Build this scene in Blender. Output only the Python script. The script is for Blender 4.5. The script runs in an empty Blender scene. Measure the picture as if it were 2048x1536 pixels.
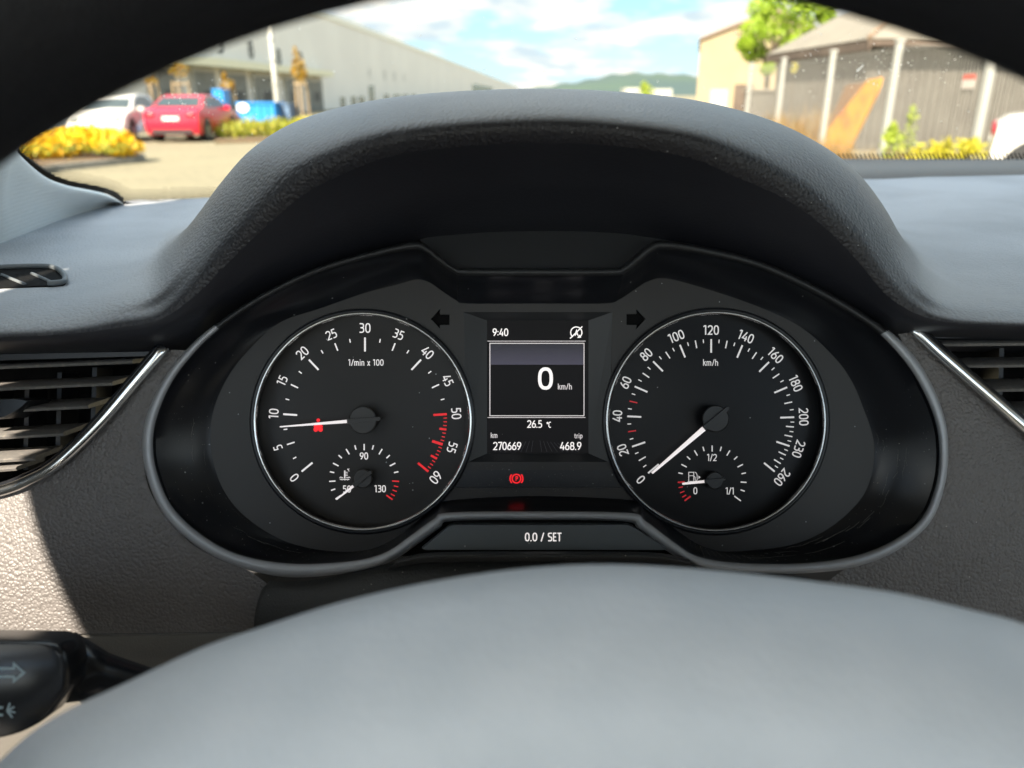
import bpy, bmesh, math, random
from mathutils import Vector, Matrix
random.seed(7)
SC = bpy.context.scene
COL = SC.collection

# ------------------------------------------------------------------ camera
PITCH = math.radians(20.49)
F = 1547.0                                   # focal length in photo pixels (photo 2048 wide)
CH = 1.45
CAM = Vector((0, 0, CH))
RX = Vector((1, 0, 0)); UP = Vector((0, math.sin(PITCH), math.cos(PITCH))); FW = Vector((0, math.cos(PITCH), -math.sin(PITCH)))
cd = bpy.data.cameras.new('camera'); cam = bpy.data.objects.new('camera', cd); COL.objects.link(cam)
cam.location = CAM; cam.rotation_euler = (math.radians(90) - PITCH, 0, 0)
cd.sensor_fit = 'HORIZONTAL'; cd.sensor_width = 36; cd.lens = 36 * F / 2048
cd.clip_start = 0.01; cd.clip_end = 12000
cd.dof.use_dof = True; cd.dof.focus_distance = 0.41; cd.dof.aperture_fstop = 8.6
SC.camera = cam

# ------------------------------------------------------------------ light
EXPO = 2.72
SC.view_settings.view_transform = 'Standard'; SC.view_settings.look = 'None'
SC.view_settings.exposure = EXPO; SC.view_settings.gamma = 1
SC.cycles.use_denoising = True
SC.cycles.max_bounces = 8; SC.cycles.diffuse_bounces = 5; SC.cycles.transparent_max_bounces = 24
SC.cycles.sample_clamp_indirect = 6
SUN = Vector((-.36, -.92, .82)).normalized()
sl = bpy.data.lights.new('sun', 'SUN'); sl.energy = 2.6; sl.angle = math.radians(.55); sl.color = (1, .89, .74)
so = bpy.data.objects.new('sun', sl); COL.objects.link(so); so.location = (0, 0, 30)
so.rotation_euler = SUN.to_track_quat('Z', 'Y').to_euler()
W = bpy.data.worlds.new('World'); SC.world = W; W.use_nodes = True
def world():
    nt = W.node_tree; N = nt.nodes; L = nt.links
    bg = N['Background']; bg.inputs['Strength'].default_value = .083
    sky = N.new('ShaderNodeTexSky'); sky.sky_type = 'NISHITA'; sky.sun_disc = False
    sky.sun_elevation = math.asin(SUN.z); sky.sun_rotation = math.atan2(SUN.x, SUN.y)
    sky.dust_density = .3; sky.ozone_density = 3.5; sky.air_density = 1.3
    tc = N.new('ShaderNodeTexCoord'); sp = N.new('ShaderNodeSeparateXYZ'); L.new(tc.outputs['Generated'], sp.inputs[0])
    ad = N.new('ShaderNodeMath'); ad.operation = 'ADD'; ad.inputs[1].default_value = .22; L.new(sp.outputs['Z'], ad.inputs[0])
    mx = N.new('ShaderNodeMath'); mx.operation = 'MAXIMUM'; mx.inputs[1].default_value = .05; L.new(ad.outputs[0], mx.inputs[0])
    dv = N.new('ShaderNodeVectorMath'); dv.operation = 'DIVIDE'; L.new(tc.outputs['Generated'], dv.inputs[0])
    cb = N.new('ShaderNodeCombineXYZ')
    for k in range(3): L.new(mx.outputs[0], cb.inputs[k])
    L.new(cb.outputs[0], dv.inputs[1])
    n1 = N.new('ShaderNodeTexNoise'); n1.inputs['Scale'].default_value = 2.1; n1.inputs['Detail'].default_value = 7; n1.inputs['Roughness'].default_value = .55
    L.new(dv.outputs[0], n1.inputs['Vector'])
    r1 = N.new('ShaderNodeValToRGB'); r1.color_ramp.elements[0].position = .41; r1.color_ramp.elements[1].position = .53
    L.new(n1.outputs['Fac'], r1.inputs[0])
    n2 = N.new('ShaderNodeTexNoise'); n2.inputs['Scale'].default_value = 5; n2.inputs['Detail'].default_value = 5
    L.new(dv.outputs[0], n2.inputs['Vector'])
    r2 = N.new('ShaderNodeValToRGB'); e = r2.color_ramp.elements
    e[0].position = .36; e[0].color = (1.35, 1.62, 1.75, 1); e[1].position = .62; e[1].color = (2.4, 2.28, 1.98, 1)
    L.new(n2.outputs['Fac'], r2.inputs[0])
    m = N.new('ShaderNodeMix'); m.data_type = 'RGBA'
    # the sky is brighter round the sun (behind us) and deeper blue away from it
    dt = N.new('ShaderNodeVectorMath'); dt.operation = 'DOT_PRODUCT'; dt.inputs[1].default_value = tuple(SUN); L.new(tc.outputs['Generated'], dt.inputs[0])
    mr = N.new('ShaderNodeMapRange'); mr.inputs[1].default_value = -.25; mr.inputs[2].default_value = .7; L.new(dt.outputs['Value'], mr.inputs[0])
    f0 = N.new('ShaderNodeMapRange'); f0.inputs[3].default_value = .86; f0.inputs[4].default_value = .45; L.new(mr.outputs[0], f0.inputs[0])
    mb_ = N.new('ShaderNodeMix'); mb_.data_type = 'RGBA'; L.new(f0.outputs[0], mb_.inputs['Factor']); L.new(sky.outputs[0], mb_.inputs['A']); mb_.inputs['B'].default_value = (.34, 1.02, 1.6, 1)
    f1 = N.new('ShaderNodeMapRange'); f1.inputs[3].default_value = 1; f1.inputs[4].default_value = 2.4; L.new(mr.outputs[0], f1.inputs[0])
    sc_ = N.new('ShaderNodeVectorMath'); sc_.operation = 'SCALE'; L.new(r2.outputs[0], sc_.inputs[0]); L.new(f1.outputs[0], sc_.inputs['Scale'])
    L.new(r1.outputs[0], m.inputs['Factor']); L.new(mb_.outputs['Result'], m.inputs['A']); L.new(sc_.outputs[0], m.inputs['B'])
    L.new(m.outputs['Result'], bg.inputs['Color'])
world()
EM = 1 / 2 ** EXPO

# ------------------------------------------------------------------ maths
def ray(px, py): return RX * ((px - 1024) / F) + UP * ((768 - py) / F) + FW
def PD(px, py, d): return CAM + ray(px, py) * d
def PH(px, py, h): r = ray(px, py); return CAM + r * (h / r.y)
def PZ(px, py, z): r = ray(px, py); return CAM + r * (z / r.z)
def PG(px, py, z=0.0): return PZ(px, py, z - CH)
def cr(p, n, closed=False):
    out = []; m = len(p)
    for i in range(m if closed else m - 1):
        if closed: a, b, c, d = p[i - 1], p[i], p[(i + 1) % m], p[(i + 2) % m]
        else: a, b, c, d = p[max(i - 1, 0)], p[i], p[i + 1], p[min(i + 2, m - 1)]
        if not closed and i == 0: a = b * 2 - c
        if not closed and i == m - 2: d = c * 2 - b
        for k in range(n):
            t = k / n
            out.append(.5 * ((2 * b) + (c - a) * t + (2 * a - 5 * b + 4 * c - d) * t * t + (3 * b - a - 3 * c + d) * t ** 3))
    if not closed: out.append(p[-1].copy())
    return out
def V2(l): return [Vector((a, b)) for a, b in l]

# ------------------------------------------------------------------ objects
def link(name, me, mat=None, parent=None, smooth=False):
    o = bpy.data.objects.new(name, me); COL.objects.link(o)
    if mat: me.materials.append(mat)
    if smooth:
        for p in me.polygons: p.use_smooth = True
    if parent is not None: adopt(o, parent)
    return o
def adopt(o, parent):
    o.parent = parent
    loc = Vector((0, 0, 0)); p = parent
    while p is not None:
        loc += p.location; p = p.parent
    base = Matrix.Identity(4); ch = []; p = parent
    while p is not None: ch.append(p); p = p.parent
    for p in reversed(ch): base = base @ p.matrix_parent_inverse @ p.matrix_basis
    o.matrix_parent_inverse = base.inverted()
def tag(o, label=None, cat=None, group=None, kind=None):
    if label: o['label'] = label
    if cat: o['category'] = cat
    if group: o['group'] = group
    if kind: o['kind'] = kind
    return o
def thing(name, loc, label, cat, group=None, rz=0):
    o = bpy.data.objects.new(name, None); COL.objects.link(o); o.location = loc; o.rotation_euler = (0, 0, rz)
    o.empty_display_size = .1
    return tag(o, label, cat, group)
class MB:
    def __init__(s): s.v = []; s.f = []
    def add(s, vs, fs):
        b = len(s.v); s.v += [Vector(v) for v in vs]; s.f += [tuple(i + b for i in f) for f in fs]; return s
    def box(s, c, sz, rz=0, m=None):
        c = Vector(c); x, y, z = [k / 2 for k in sz]
        R = Matrix.Rotation(rz, 3, 'Z') if m is None else m
        vs = [c + R @ Vector((i * x, j * y, k * z)) for i in (-1, 1) for j in (-1, 1) for k in (-1, 1)]
        return s.add(vs, [(0, 1, 3, 2), (4, 6, 7, 5), (0, 4, 5, 1), (2, 3, 7, 6), (0, 2, 6, 4), (1, 5, 7, 3)])
    def prism(s, poly, ext, inset=0, bev=0):
        n = len(poly); ext = Vector(ext); poly = [Vector(p) for p in poly]
        c = sum(poly, Vector((0, 0, 0))) / n
        if inset:      # front face (poly) slightly inset: a chamfered edge
            e = ext.normalized() * bev
            fr = [p + (c - p).normalized() * inset for p in poly]; r1 = [p + e for p in poly]; r2 = [p + ext for p in poly]
            vs = fr + r1 + r2; fs = [tuple(range(n)), tuple(range(3 * n - 1, 2 * n - 1, -1))]
            for k in (0, n):
                fs += [(k + i, k + n + i, k + n + (i + 1) % n, k + (i + 1) % n) for i in range(n)]
            return s.add(vs, fs)
        vs = poly + [p + ext for p in poly]
        return s.add(vs, [tuple(range(n)), tuple(range(2 * n - 1, n - 1, -1))] + [(i, n + i, n + (i + 1) % n, (i + 1) % n) for i in range(n)])
    def tube(s, path, r, n=10, closed=False, flat=1.0, up=None):
        path = [Vector(p) for p in path]; m = len(path); rs = r if isinstance(r, (list, tuple)) else [r] * m
        vs = []; fs = []
        for i, p in enumerate(path):
            a = path[i - 1] if (i or closed) else p; b = path[(i + 1) % m] if (i < m - 1 or closed) else p
            t = (b - a).normalized(); u = Vector(up) if up is not None else (Vector((0, 0, 1)) if abs(t.z) < .9 else Vector((1, 0, 0)))
            x = t.cross(u).normalized(); y = x.cross(t)
            for k in range(n):
                g = 2 * math.pi * k / n
                vs.append(p + (x * math.cos(g) + y * math.sin(g) * flat) * rs[i])
        for i in range(m if closed else m - 1):
            j = (i + 1) % m
            fs += [(i * n + k, i * n + (k + 1) % n, j * n + (k + 1) % n, j * n + k) for k in range(n)]
        if not closed: fs += [tuple(range(n - 1, -1, -1)), tuple((m - 1) * n + k for k in range(n))]
        return s.add(vs, fs)
    def rings(s, loops, closed=True, cap0=False, cap1=False):
        n = len(loops[0]); vs = [p for l in loops for p in l]; fs = []
        for a in range(len(loops) - 1):
            for i in range(n if closed else n - 1):
                j = (i + 1) % n
                fs.append((a * n + i, a * n + j, (a + 1) * n + j, (a + 1) * n + i))
        if cap0: fs.append(tuple(range(n - 1, -1, -1)))
        if cap1: fs.append(tuple((len(loops) - 1) * n + i for i in range(n)))
        return s.add(vs, fs)
    def ell(s, c, r, nu=12, nv=8, m=None):
        c = Vector(c); L = []
        for a in range(nv + 1):
            th = math.pi * a / nv
            L.append([c + (m or Matrix.Identity(3)) @ Vector((r[0] * math.sin(th) * math.cos(2 * math.pi * k / nu), r[1] * math.sin(th) * math.sin(2 * math.pi * k / nu), r[2] * math.cos(th))) for k in range(nu)])
        return s.rings(L)
    def build(s, name, mat, parent=None, smooth=False, fix=True, auto=None):
        me = bpy.data.meshes.new(name); me.from_pydata([tuple(v) for v in s.v], [], s.f); me.update()
        if fix:
            bm = bmesh.new(); bm.from_mesh(me); bmesh.ops.recalc_face_normals(bm, faces=bm.faces[:]); bm.to_mesh(me); bm.free()
        o = link(name, me, mat, parent, smooth)
        if auto is not None:
            for p in me.polygons: p.use_smooth = True
            me.set_sharp_from_angle(angle=math.radians(auto))
        return o
def loft(name, rows, mat, parent=None, nu=5, nv=4, thick=0):
    R = [cr(r, nu) for r in rows]
    C = [cr([r[i] for r in R], nv) for i in range(len(R[0]))]
    m = len(C[0]); mb = MB()
    mb.add([p for c in C for p in c], [(i * m + j, (i + 1) * m + j, (i + 1) * m + j + 1, i * m + j + 1) for i in range(len(C) - 1) for j in range(m - 1)])
    o = mb.build(name, mat, parent, smooth=True)
    if thick:
        md = o.modifiers.new('solid', 'SOLIDIFY'); md.thickness = thick; md.offset = 0
    return o

# ------------------------------------------------------------------ materials
def mat(name, col, rough=.5, metal=0, spec=.5, emis=None, es=0, bump=None, mottle=None, speck=None, coat=0, sheen=0, trans=0, dust_light=None):
    """bump: list of (kind, scale, strength, distance); mottle: (colour2, scale, lo, hi); speck: (colour, scale, density)"""
    m = bpy.data.materials.new(name); m.use_nodes = True; nt = m.node_tree; N = nt.nodes; L = nt.links
    b = N['Principled BSDF']; b.inputs['Base Color'].default_value = (*col, 1); b.inputs['Roughness'].default_value = rough
    b.inputs['Metallic'].default_value = metal; b.inputs['Specular IOR Level'].default_value = spec
    b.inputs['Coat Weight'].default_value = coat; b.inputs['Coat Roughness'].default_value = .08
    b.inputs['Sheen Weight'].default_value = sheen; b.inputs['Transmission Weight'].default_value = trans
    if emis: b.inputs['Emission Color'].default_value = (*emis, 1); b.inputs['Emission Strength'].default_value = es
    tc = N.new('ShaderNodeTexCoord'); co = tc.outputs['Object']; last = None
    def noise(scale, det=4):
        n = N.new('ShaderNodeTexNoise'); n.inputs['Scale'].default_value = scale; n.inputs['Detail'].default_value = det; L.new(co, n.inputs['Vector']); return n
    def mix(fac, c2):
        nonlocal last
        x = N.new('ShaderNodeMix'); x.data_type = 'RGBA'; L.new(fac, x.inputs['Factor'])
        if last is None: x.inputs['A'].default_value = (*col, 1)
        else: L.new(last, x.inputs['A'])
        x.inputs['B'].default_value = (*c2, 1); last = x.outputs['Result']; L.new(last, b.inputs['Base Color'])
    for mt in ([mottle] if isinstance(mottle, tuple) else mottle or []):
        n = noise(mt[1], 6); r = N.new('ShaderNodeMapRange'); r.inputs[1].default_value = mt[2]; r.inputs[2].default_value = mt[3]
        L.new(n.outputs['Fac'], r.inputs[0]); mix(r.outputs[0], mt[0])
    if speck:
        v = N.new('ShaderNodeTexVoronoi'); v.inputs['Scale'].default_value = speck[1]; L.new(co, v.inputs['Vector'])
        lt = N.new('ShaderNodeMath'); lt.operation = 'LESS_THAN'; lt.inputs[1].default_value = .22; L.new(v.outputs['Distance'], lt.inputs[0])
        sx = N.new('ShaderNodeSeparateXYZ'); L.new(v.outputs['Color'], sx.inputs[0])
        n = noise(25, 3); ml = N.new('ShaderNodeMath'); ml.operation = 'MULTIPLY'; L.new(n.outputs['Fac'], ml.inputs[0]); ml.inputs[1].default_value = speck[2] * 2
        g = N.new('ShaderNodeMath'); g.operation = 'LESS_THAN'; L.new(sx.outputs[0], g.inputs[0]); L.new(ml.outputs[0], g.inputs[1])
        q = N.new('ShaderNodeMath'); q.operation = 'MULTIPLY'; L.new(lt.outputs[0], q.inputs[0]); L.new(g.outputs[0], q.inputs[1])
        mix(q.outputs[0], speck[0])
    if dust_light:       # settled dust plus light from above, both painted into faces that look up
        g = N.new('ShaderNodeNewGeometry'); sz = N.new('ShaderNodeSeparateXYZ'); L.new(g.outputs['Normal'], sz.inputs[0])
        ab = N.new('ShaderNodeMath'); ab.operation = 'ADD'; ab.inputs[1].default_value = 0; L.new(sz.outputs['Z'], ab.inputs[0])
        r = N.new('ShaderNodeMapRange'); r.inputs[1].default_value = dust_light[1]; r.inputs[2].default_value = dust_light[2]; r.interpolation_type = 'SMOOTHSTEP'; L.new(ab.outputs[0], r.inputs[0])
        n = noise(11, 5); q = N.new('ShaderNodeMapRange'); q.inputs[1].default_value = .25; q.inputs[2].default_value = .6; q.inputs[3].default_value = .72; L.new(n.outputs['Fac'], q.inputs[0])
        k = N.new('ShaderNodeMath'); k.operation = 'MULTIPLY'; L.new(r.outputs[0], k.inputs[0]); L.new(q.outputs[0], k.inputs[1]); mix(k.outputs[0], dust_light[0])
    prev = None
    for kind, scale, st, dist in bump or []:
        if kind == 'noise': o = noise(scale, 5).outputs['Fac']
        else:
            v = N.new('ShaderNodeTexVoronoi'); v.inputs['Scale'].default_value = scale
            if kind == 'weave': v.inputs['Randomness'].default_value = .12
            if kind == 'crease': v.feature = 'DISTANCE_TO_EDGE'
            # warp the cells so that the grain is not a regular honeycomb
            nn = noise(scale * .55, 2); mm = N.new('ShaderNodeVectorMath'); mm.operation = 'MULTIPLY_ADD'
            mm.inputs[1].default_value = (1.1 / scale,) * 3 if kind != 'weave' else (0, 0, 0)
            L.new(nn.outputs['Color'], mm.inputs[0]); L.new(co, mm.inputs[2]); L.new(mm.outputs[0], v.inputs['Vector'])
            o = v.outputs['Distance']
            if kind == 'crease':
                r = N.new('ShaderNodeMapRange'); r.inputs[1].default_value = 0; r.inputs[2].default_value = .22; r.interpolation_type = 'SMOOTHSTEP'
                L.new(o, r.inputs[0]); o = r.outputs[0]
        bp = N.new('ShaderNodeBump'); bp.inputs['Strength'].default_value = st; bp.inputs['Distance'].default_value = dist
        if kind in ('cell', 'weave'): bp.invert = True
        L.new(o, bp.inputs['Height'])
        if prev is not None: L.new(prev, bp.inputs['Normal'])
        prev = bp.outputs[0]; L.new(prev, b.inputs['Normal'])
    return m
def emat(name, col, strength=1.0, base=None):
    return mat(name, base or col, .5, emis=col, es=strength * EM)
M = {}
M['pad'] = mat('soft_dash_skin', (.014, .015, .021), .46, spec=.5, dust_light=((.42, .435, .455), .42, .97), bump=[('cell', 600, .75, .0006), ('noise', 60, .1, .002)], mottle=((.024, .022, .024), 9, .35, .75), speck=((.5, .5, .5), 900, .012))  # pale top tone: real dust, with the lit hood and dash top painted in
M['panel'] = mat('grained_dash_skin', (.122, .111, .106), .50, spec=.6, bump=[('cell', 640, .95, .0006)], mottle=((.14, .128, .122), 14, .4, .7), speck=((.4, .38, .35), 700, .004))
M['coarse'] = mat('coarse_black_plastic', (.035, .035, .034), .55, bump=[('noise', 900, .8, .0005)], speck=((.5, .48, .42), 900, .02))
M['lowdash'] = mat('lower_dash_plastic', (.15, .14, .125), .55, bump=[('noise', 1100, .7, .0004)])
M['trim'] = mat('satin_grey_trim', (.40, .41, .43), .42, metal=.2, spec=.5)
M['bowl'] = mat('black_gloss_housing', (.008, .009, .012), .28, spec=.45, speck=((.3, .3, .3), 520, .012))
M['plate'] = mat('charcoal_fascia', (.026, .023, .021), .45, spec=.4, speck=((.3, .3, .3), 700, .006))
M['ridge'] = mat('charcoal_visor', (.03, .031, .033), .4, spec=.4)
M['dial'] = mat('dial_black', (.023, .020, .018), .4, spec=.3, speck=((.25, .25, .25), 600, .004))
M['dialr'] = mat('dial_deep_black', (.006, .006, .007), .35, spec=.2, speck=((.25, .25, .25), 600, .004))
M['chrome'] = mat('chrome', (.75, .75, .74), .16, metal=1)
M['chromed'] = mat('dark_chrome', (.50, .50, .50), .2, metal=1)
M['black'] = mat('black_plastic', (.014, .014, .015), .4)
M['hole'] = mat('dark_duct', (.006, .006, .006), .8, spec=.1)
M['hubcap'] = mat('needle_cap', (.045, .042, .040), .5)
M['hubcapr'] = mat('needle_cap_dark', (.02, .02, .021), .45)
M['white'] = emat('lit_white', (1, .93, .92), .62, (.6, .6, .6))
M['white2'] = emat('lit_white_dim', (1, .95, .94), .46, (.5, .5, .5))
M['needle'] = emat('lit_needle', (1, .90, .89), .70, (.7, .7, .7))
M['red'] = emat('lit_red', (1, .02, .03), .62, (.4, .02, .02))
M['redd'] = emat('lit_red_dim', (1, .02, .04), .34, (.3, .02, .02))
M['redl'] = emat('lit_red_lamp', (1, .012, .02), .95, (.4, .02, .02))
M['lcd'] = emat('lcd_white', (1, .93, .90), .9, (.5, .5, .5))
M['lcdd'] = emat('lcd_grey', (.9, .85, .9), .40, (.3, .3, .3))
M['screen'] = mat('lcd_glass', (.005, .0045, .0042), .4, spec=.15, emis=(.3, .25, .28), es=.010 * EM)
M['button'] = mat('satin_button', (.13, .145, .155), .42, speck=((.4, .4, .4), 500, .006))
M['slat'] = mat('dusty_slat', (.15, .142, .135), .42, mottle=((.24, .22, .19), 500, .5, .75), bump=[('noise', 900, .3, .0002)])
M['fabric'] = mat('pillar_fabric', (.70, .725, .71), .75, spec=.2, bump=[('weave', 330, .5, .0006)])
M['hub'] = mat('airbag_cover', (.74, .75, .77), .5, spec=.4, mottle=((.67, .69, .715), 45, .35, .7), bump=[('noise', 28, .10, .003), ('cell', 420, .35, .0004)])
M['liner'] = mat('smooth_hood_lining', (.016, .017, .023), .48, spec=.5, bump=[('cell', 620, .15, .0004)])
M['rim'] = mat('black_leather', (.006, .006, .008), .6, spec=.3, bump=[('crease', 600, .5, .0005)])
M['stalk'] = mat('black_gloss_stalk', (.012, .013, .016), .22)
M['symbol'] = mat('stalk_print', (.33, .42, .45), .6)
M['head'] = mat('headliner', (.42, .42, .41), .9, bump=[('noise', 300, .4, .001)])
M['shell'] = mat('dark_cabin_trim', (.06, .06, .062), .6)
M['paintown'] = mat('grey_bonnet', (.10, .11, .12), .3, coat=.6)
M['seal'] = mat('glass_black_band', (.008, .008, .008), .5)

# ------------------------------------------------------------------ lettering
def sup(cx, cy, rx, ry, a0, a1, n=16, e=2.5):
    o = []
    for i in range(n + 1):
        a = math.radians(a0 + (a1 - a0) * i / n); c, s = math.cos(a), math.sin(a)
        o.append((cx + rx * math.copysign(abs(c) ** (2 / e), c), cy + ry * math.copysign(abs(s) ** (2 / e), s)))
    return o
def C0(*a): return ('c', sup(*a, 0, 360, 26)[:-1])
six = [sup(.28, .30, .21, .24, 120, 420 - 60 + 120, 26)[:-1], [(.43, .94), (.30, .82), (.17, .62), (.09, .42), (.075, .30)]]
GL = {
 '0': (.58, [C0(.28, .5, .215, .44)]), '1': (.40, [[(.02, .84), (.14, .94), (.24, .94), (.24, 0)]]),
 '2': (.56, [sup(.26, .68, .21, .26, 165, -15) + [(.42, .5), (.07, .06), (.50, .06)]]),
 '3': (.55, [[(.05, .94)] + sup(.25, .735, .19, .205, 80, -85, 12), sup(.24, .29, .22, .23, 85, -90, 14) + [(.04, .06)], [(.14, .525), (.27, .525)]]),
 '4': (.58, [[(.34, .98), (.06, .27), (.55, .27)], [(.42, .56), (.42, 0)]]),
 '5': (.55, [[(.46, .94), (.12, .94), (.10, .56)] + sup(.24, .32, .22, .26, 85, -90, 14) + [(.05, .06)]]),
 '6': (.57, [C0(.28, .31, .21, .25), [(.40, .97), (.24, .76), (.12, .52), (.075, .34)]]),
 '7': (.52, [[(.03, .94), (.47, .94), (.19, 0)]]), '8': (.57, [C0(.28, .73, .175, .21), C0(.28, .285, .215, .23)]),
 '/': (.40, [[(.03, -.02), (.34, 1.0)]]), '.': (.2, [[(.08, 0), (.08, .14)]]), ':': (.2, [[(.08, .08), (.08, .22)], [(.08, .52), (.08, .66)]]),
 'k': (.47, [[(.07, 0), (.07, 1)], [(.40, .70), (.09, .36)], [(.19, .45), (.42, 0)]]),
 'm': (.80, [[(.07, 0), (.07, .70)], [(.07, .55), (.15, .65), (.28, .65), (.36, .55), (.36, 0)], [(.36, .55), (.45, .65), (.57, .65), (.66, .55), (.66, 0)]]),
 'n': (.52, [[(.07, 0), (.07, .70)], [(.07, .55), (.16, .65), (.31, .65), (.40, .55), (.40, 0)]]),
 'h': (.52, [[(.07, 0), (.07, 1)], [(.07, .55), (.16, .65), (.31, .65), (.40, .55), (.40, 0)]]),
 'i': (.2, [[(.07, 0), (.07, .70)], [(.07, .84), (.07, .97)]]), 'x': (.45, [[(.03, 0), (.38, .70)], [(.38, 0), (.03, .70)]]),
 'r': (.36, [[(.07, 0), (.07, .70)], [(.07, .50), (.16, .64), (.32, .65)]]), 't': (.36, [[(.12, .90), (.12, .15), (.19, .06), (.32, .06)], [(.0, .65), (.30, .65)]]),
 'p': (.52, [[(.07, -.25), (.07, .70)], [(.07, .58), (.16, .65), (.31, .65), (.41, .52), (.41, .18), (.31, .06), (.16, .06), (.07, .14)]]),
 'S': (.54, [[(.47, .94), (.18, .94), (.08, .85), (.08, .66), (.17, .55), (.36, .48), (.46, .38), (.46, .16), (.36, .06), (.05, .06)]]),
 'E': (.48, [[(.42, .94), (.08, .94), (.08, .06), (.42, .06)], [(.08, .51), (.38, .51)]]), 'T': (.50, [[(.0, .94), (.48, .94)], [(.24, .94), (.24, 0)]]),
 'C': (.50, [[(.44, .94), (.2, .94), (.08, .80), (.08, .20), (.2, .06), (.44, .06)]]), 'P': (.5, [[(.08, 0), (.08, .94), (.32, .94), (.43, .84), (.43, .58), (.32, .48), (.08, .48)]]),
 'A': (.56, [[(.02, 0), (.27, .96), (.52, 0)], [(.12, .3), (.42, .3)]]), '\u00b0': (.3, [C0(.14, .8, .09, .13)]), ' ': (.30, []),
}
GL['9'] = (.57, [('c', [(.56 - x, 1 - y) for x, y in GL['6'][1][0][1]]), [(.56 - x, 1 - y) for x, y in GL['6'][1][1]]])
class Ink:
    """flat printed or lit marks on the plane at axis distance d, given in photo pixels on that plane"""
    def __init__(s, d): s.mb = MB(); s.d = d; s.k = 0
    def stroke(s, pts, w, closed=False):
        s.k += 1; d = s.d - .000012 * (s.k % 9)
        pts = [Vector(p) for p in pts]; m = len(pts); vs = []
        w2 = list(w) if isinstance(w, (list, tuple)) else [w] * m
        for i, p in enumerate(pts):
            a = pts[i - 1] if (i or closed) else None; b = pts[(i + 1) % m] if (i < m - 1 or closed) else None
            t1 = (p - a).normalized() if a is not None else (b - p).normalized()
            t2 = (b - p).normalized() if b is not None else t1
            t = (t1 + t2); t = t.normalized() if t.length > 1e-6 else t1
            n = Vector((-t.y, t.x)); c = max(.45, n.dot(Vector((-t1.y, t1.x)))); o = n * (w2[i] / 2 / c)
            vs += [PD(*(p + o), d), PD(*(p - o), d)]
        s.mb.add(vs, [(2 * i, 2 * i + 1, 2 * ((i + 1) % m) + 1, 2 * ((i + 1) % m)) for i in range(m if closed else m - 1)]); return s
    def poly(s, pts):
        s.k += 1; d = s.d - .000012 * (s.k % 9)
        s.mb.add([PD(*p, d) for p in pts], [tuple(range(len(pts)))]); return s
    def disc(s, c, r, n=20): return s.poly([(c[0] + r * math.cos(6.2832 * i / n), c[1] + r * math.sin(6.2832 * i / n)) for i in range(n)])
    def text(s, txt, cx, cy, h, ang=0, w=.125, sp=.06, ax=1.0):
        tot = sum(GL[c][0] + sp for c in txt) - sp; a = math.radians(ang); u = Vector((math.cos(a), math.sin(a))); v = Vector((math.sin(a), -math.cos(a)))
        x = -tot / 2
        for c in txt:
            for st in GL[c][1]:
                cl = st[0] == 'c'; pts = st[1] if cl else st
                s.stroke([Vector((cx, cy)) + u * ((x + p[0]) * h * ax) + v * ((p[1] - .5) * h) for p in pts], w * h, cl)
            x += GL[c][0] + sp
        return s
    def tick(s, cx, cy, ang, r0, r1, w, ky=1.0):
        a = math.radians(ang); d = Vector((math.sin(a), -math.cos(a) * ky)); c = Vector((cx, cy))
        return s.stroke([c + d * r0, c + d * r1], w)
    def build(s, name, m, parent): return s.mb.build(name, m, parent, fix=False)

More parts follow.
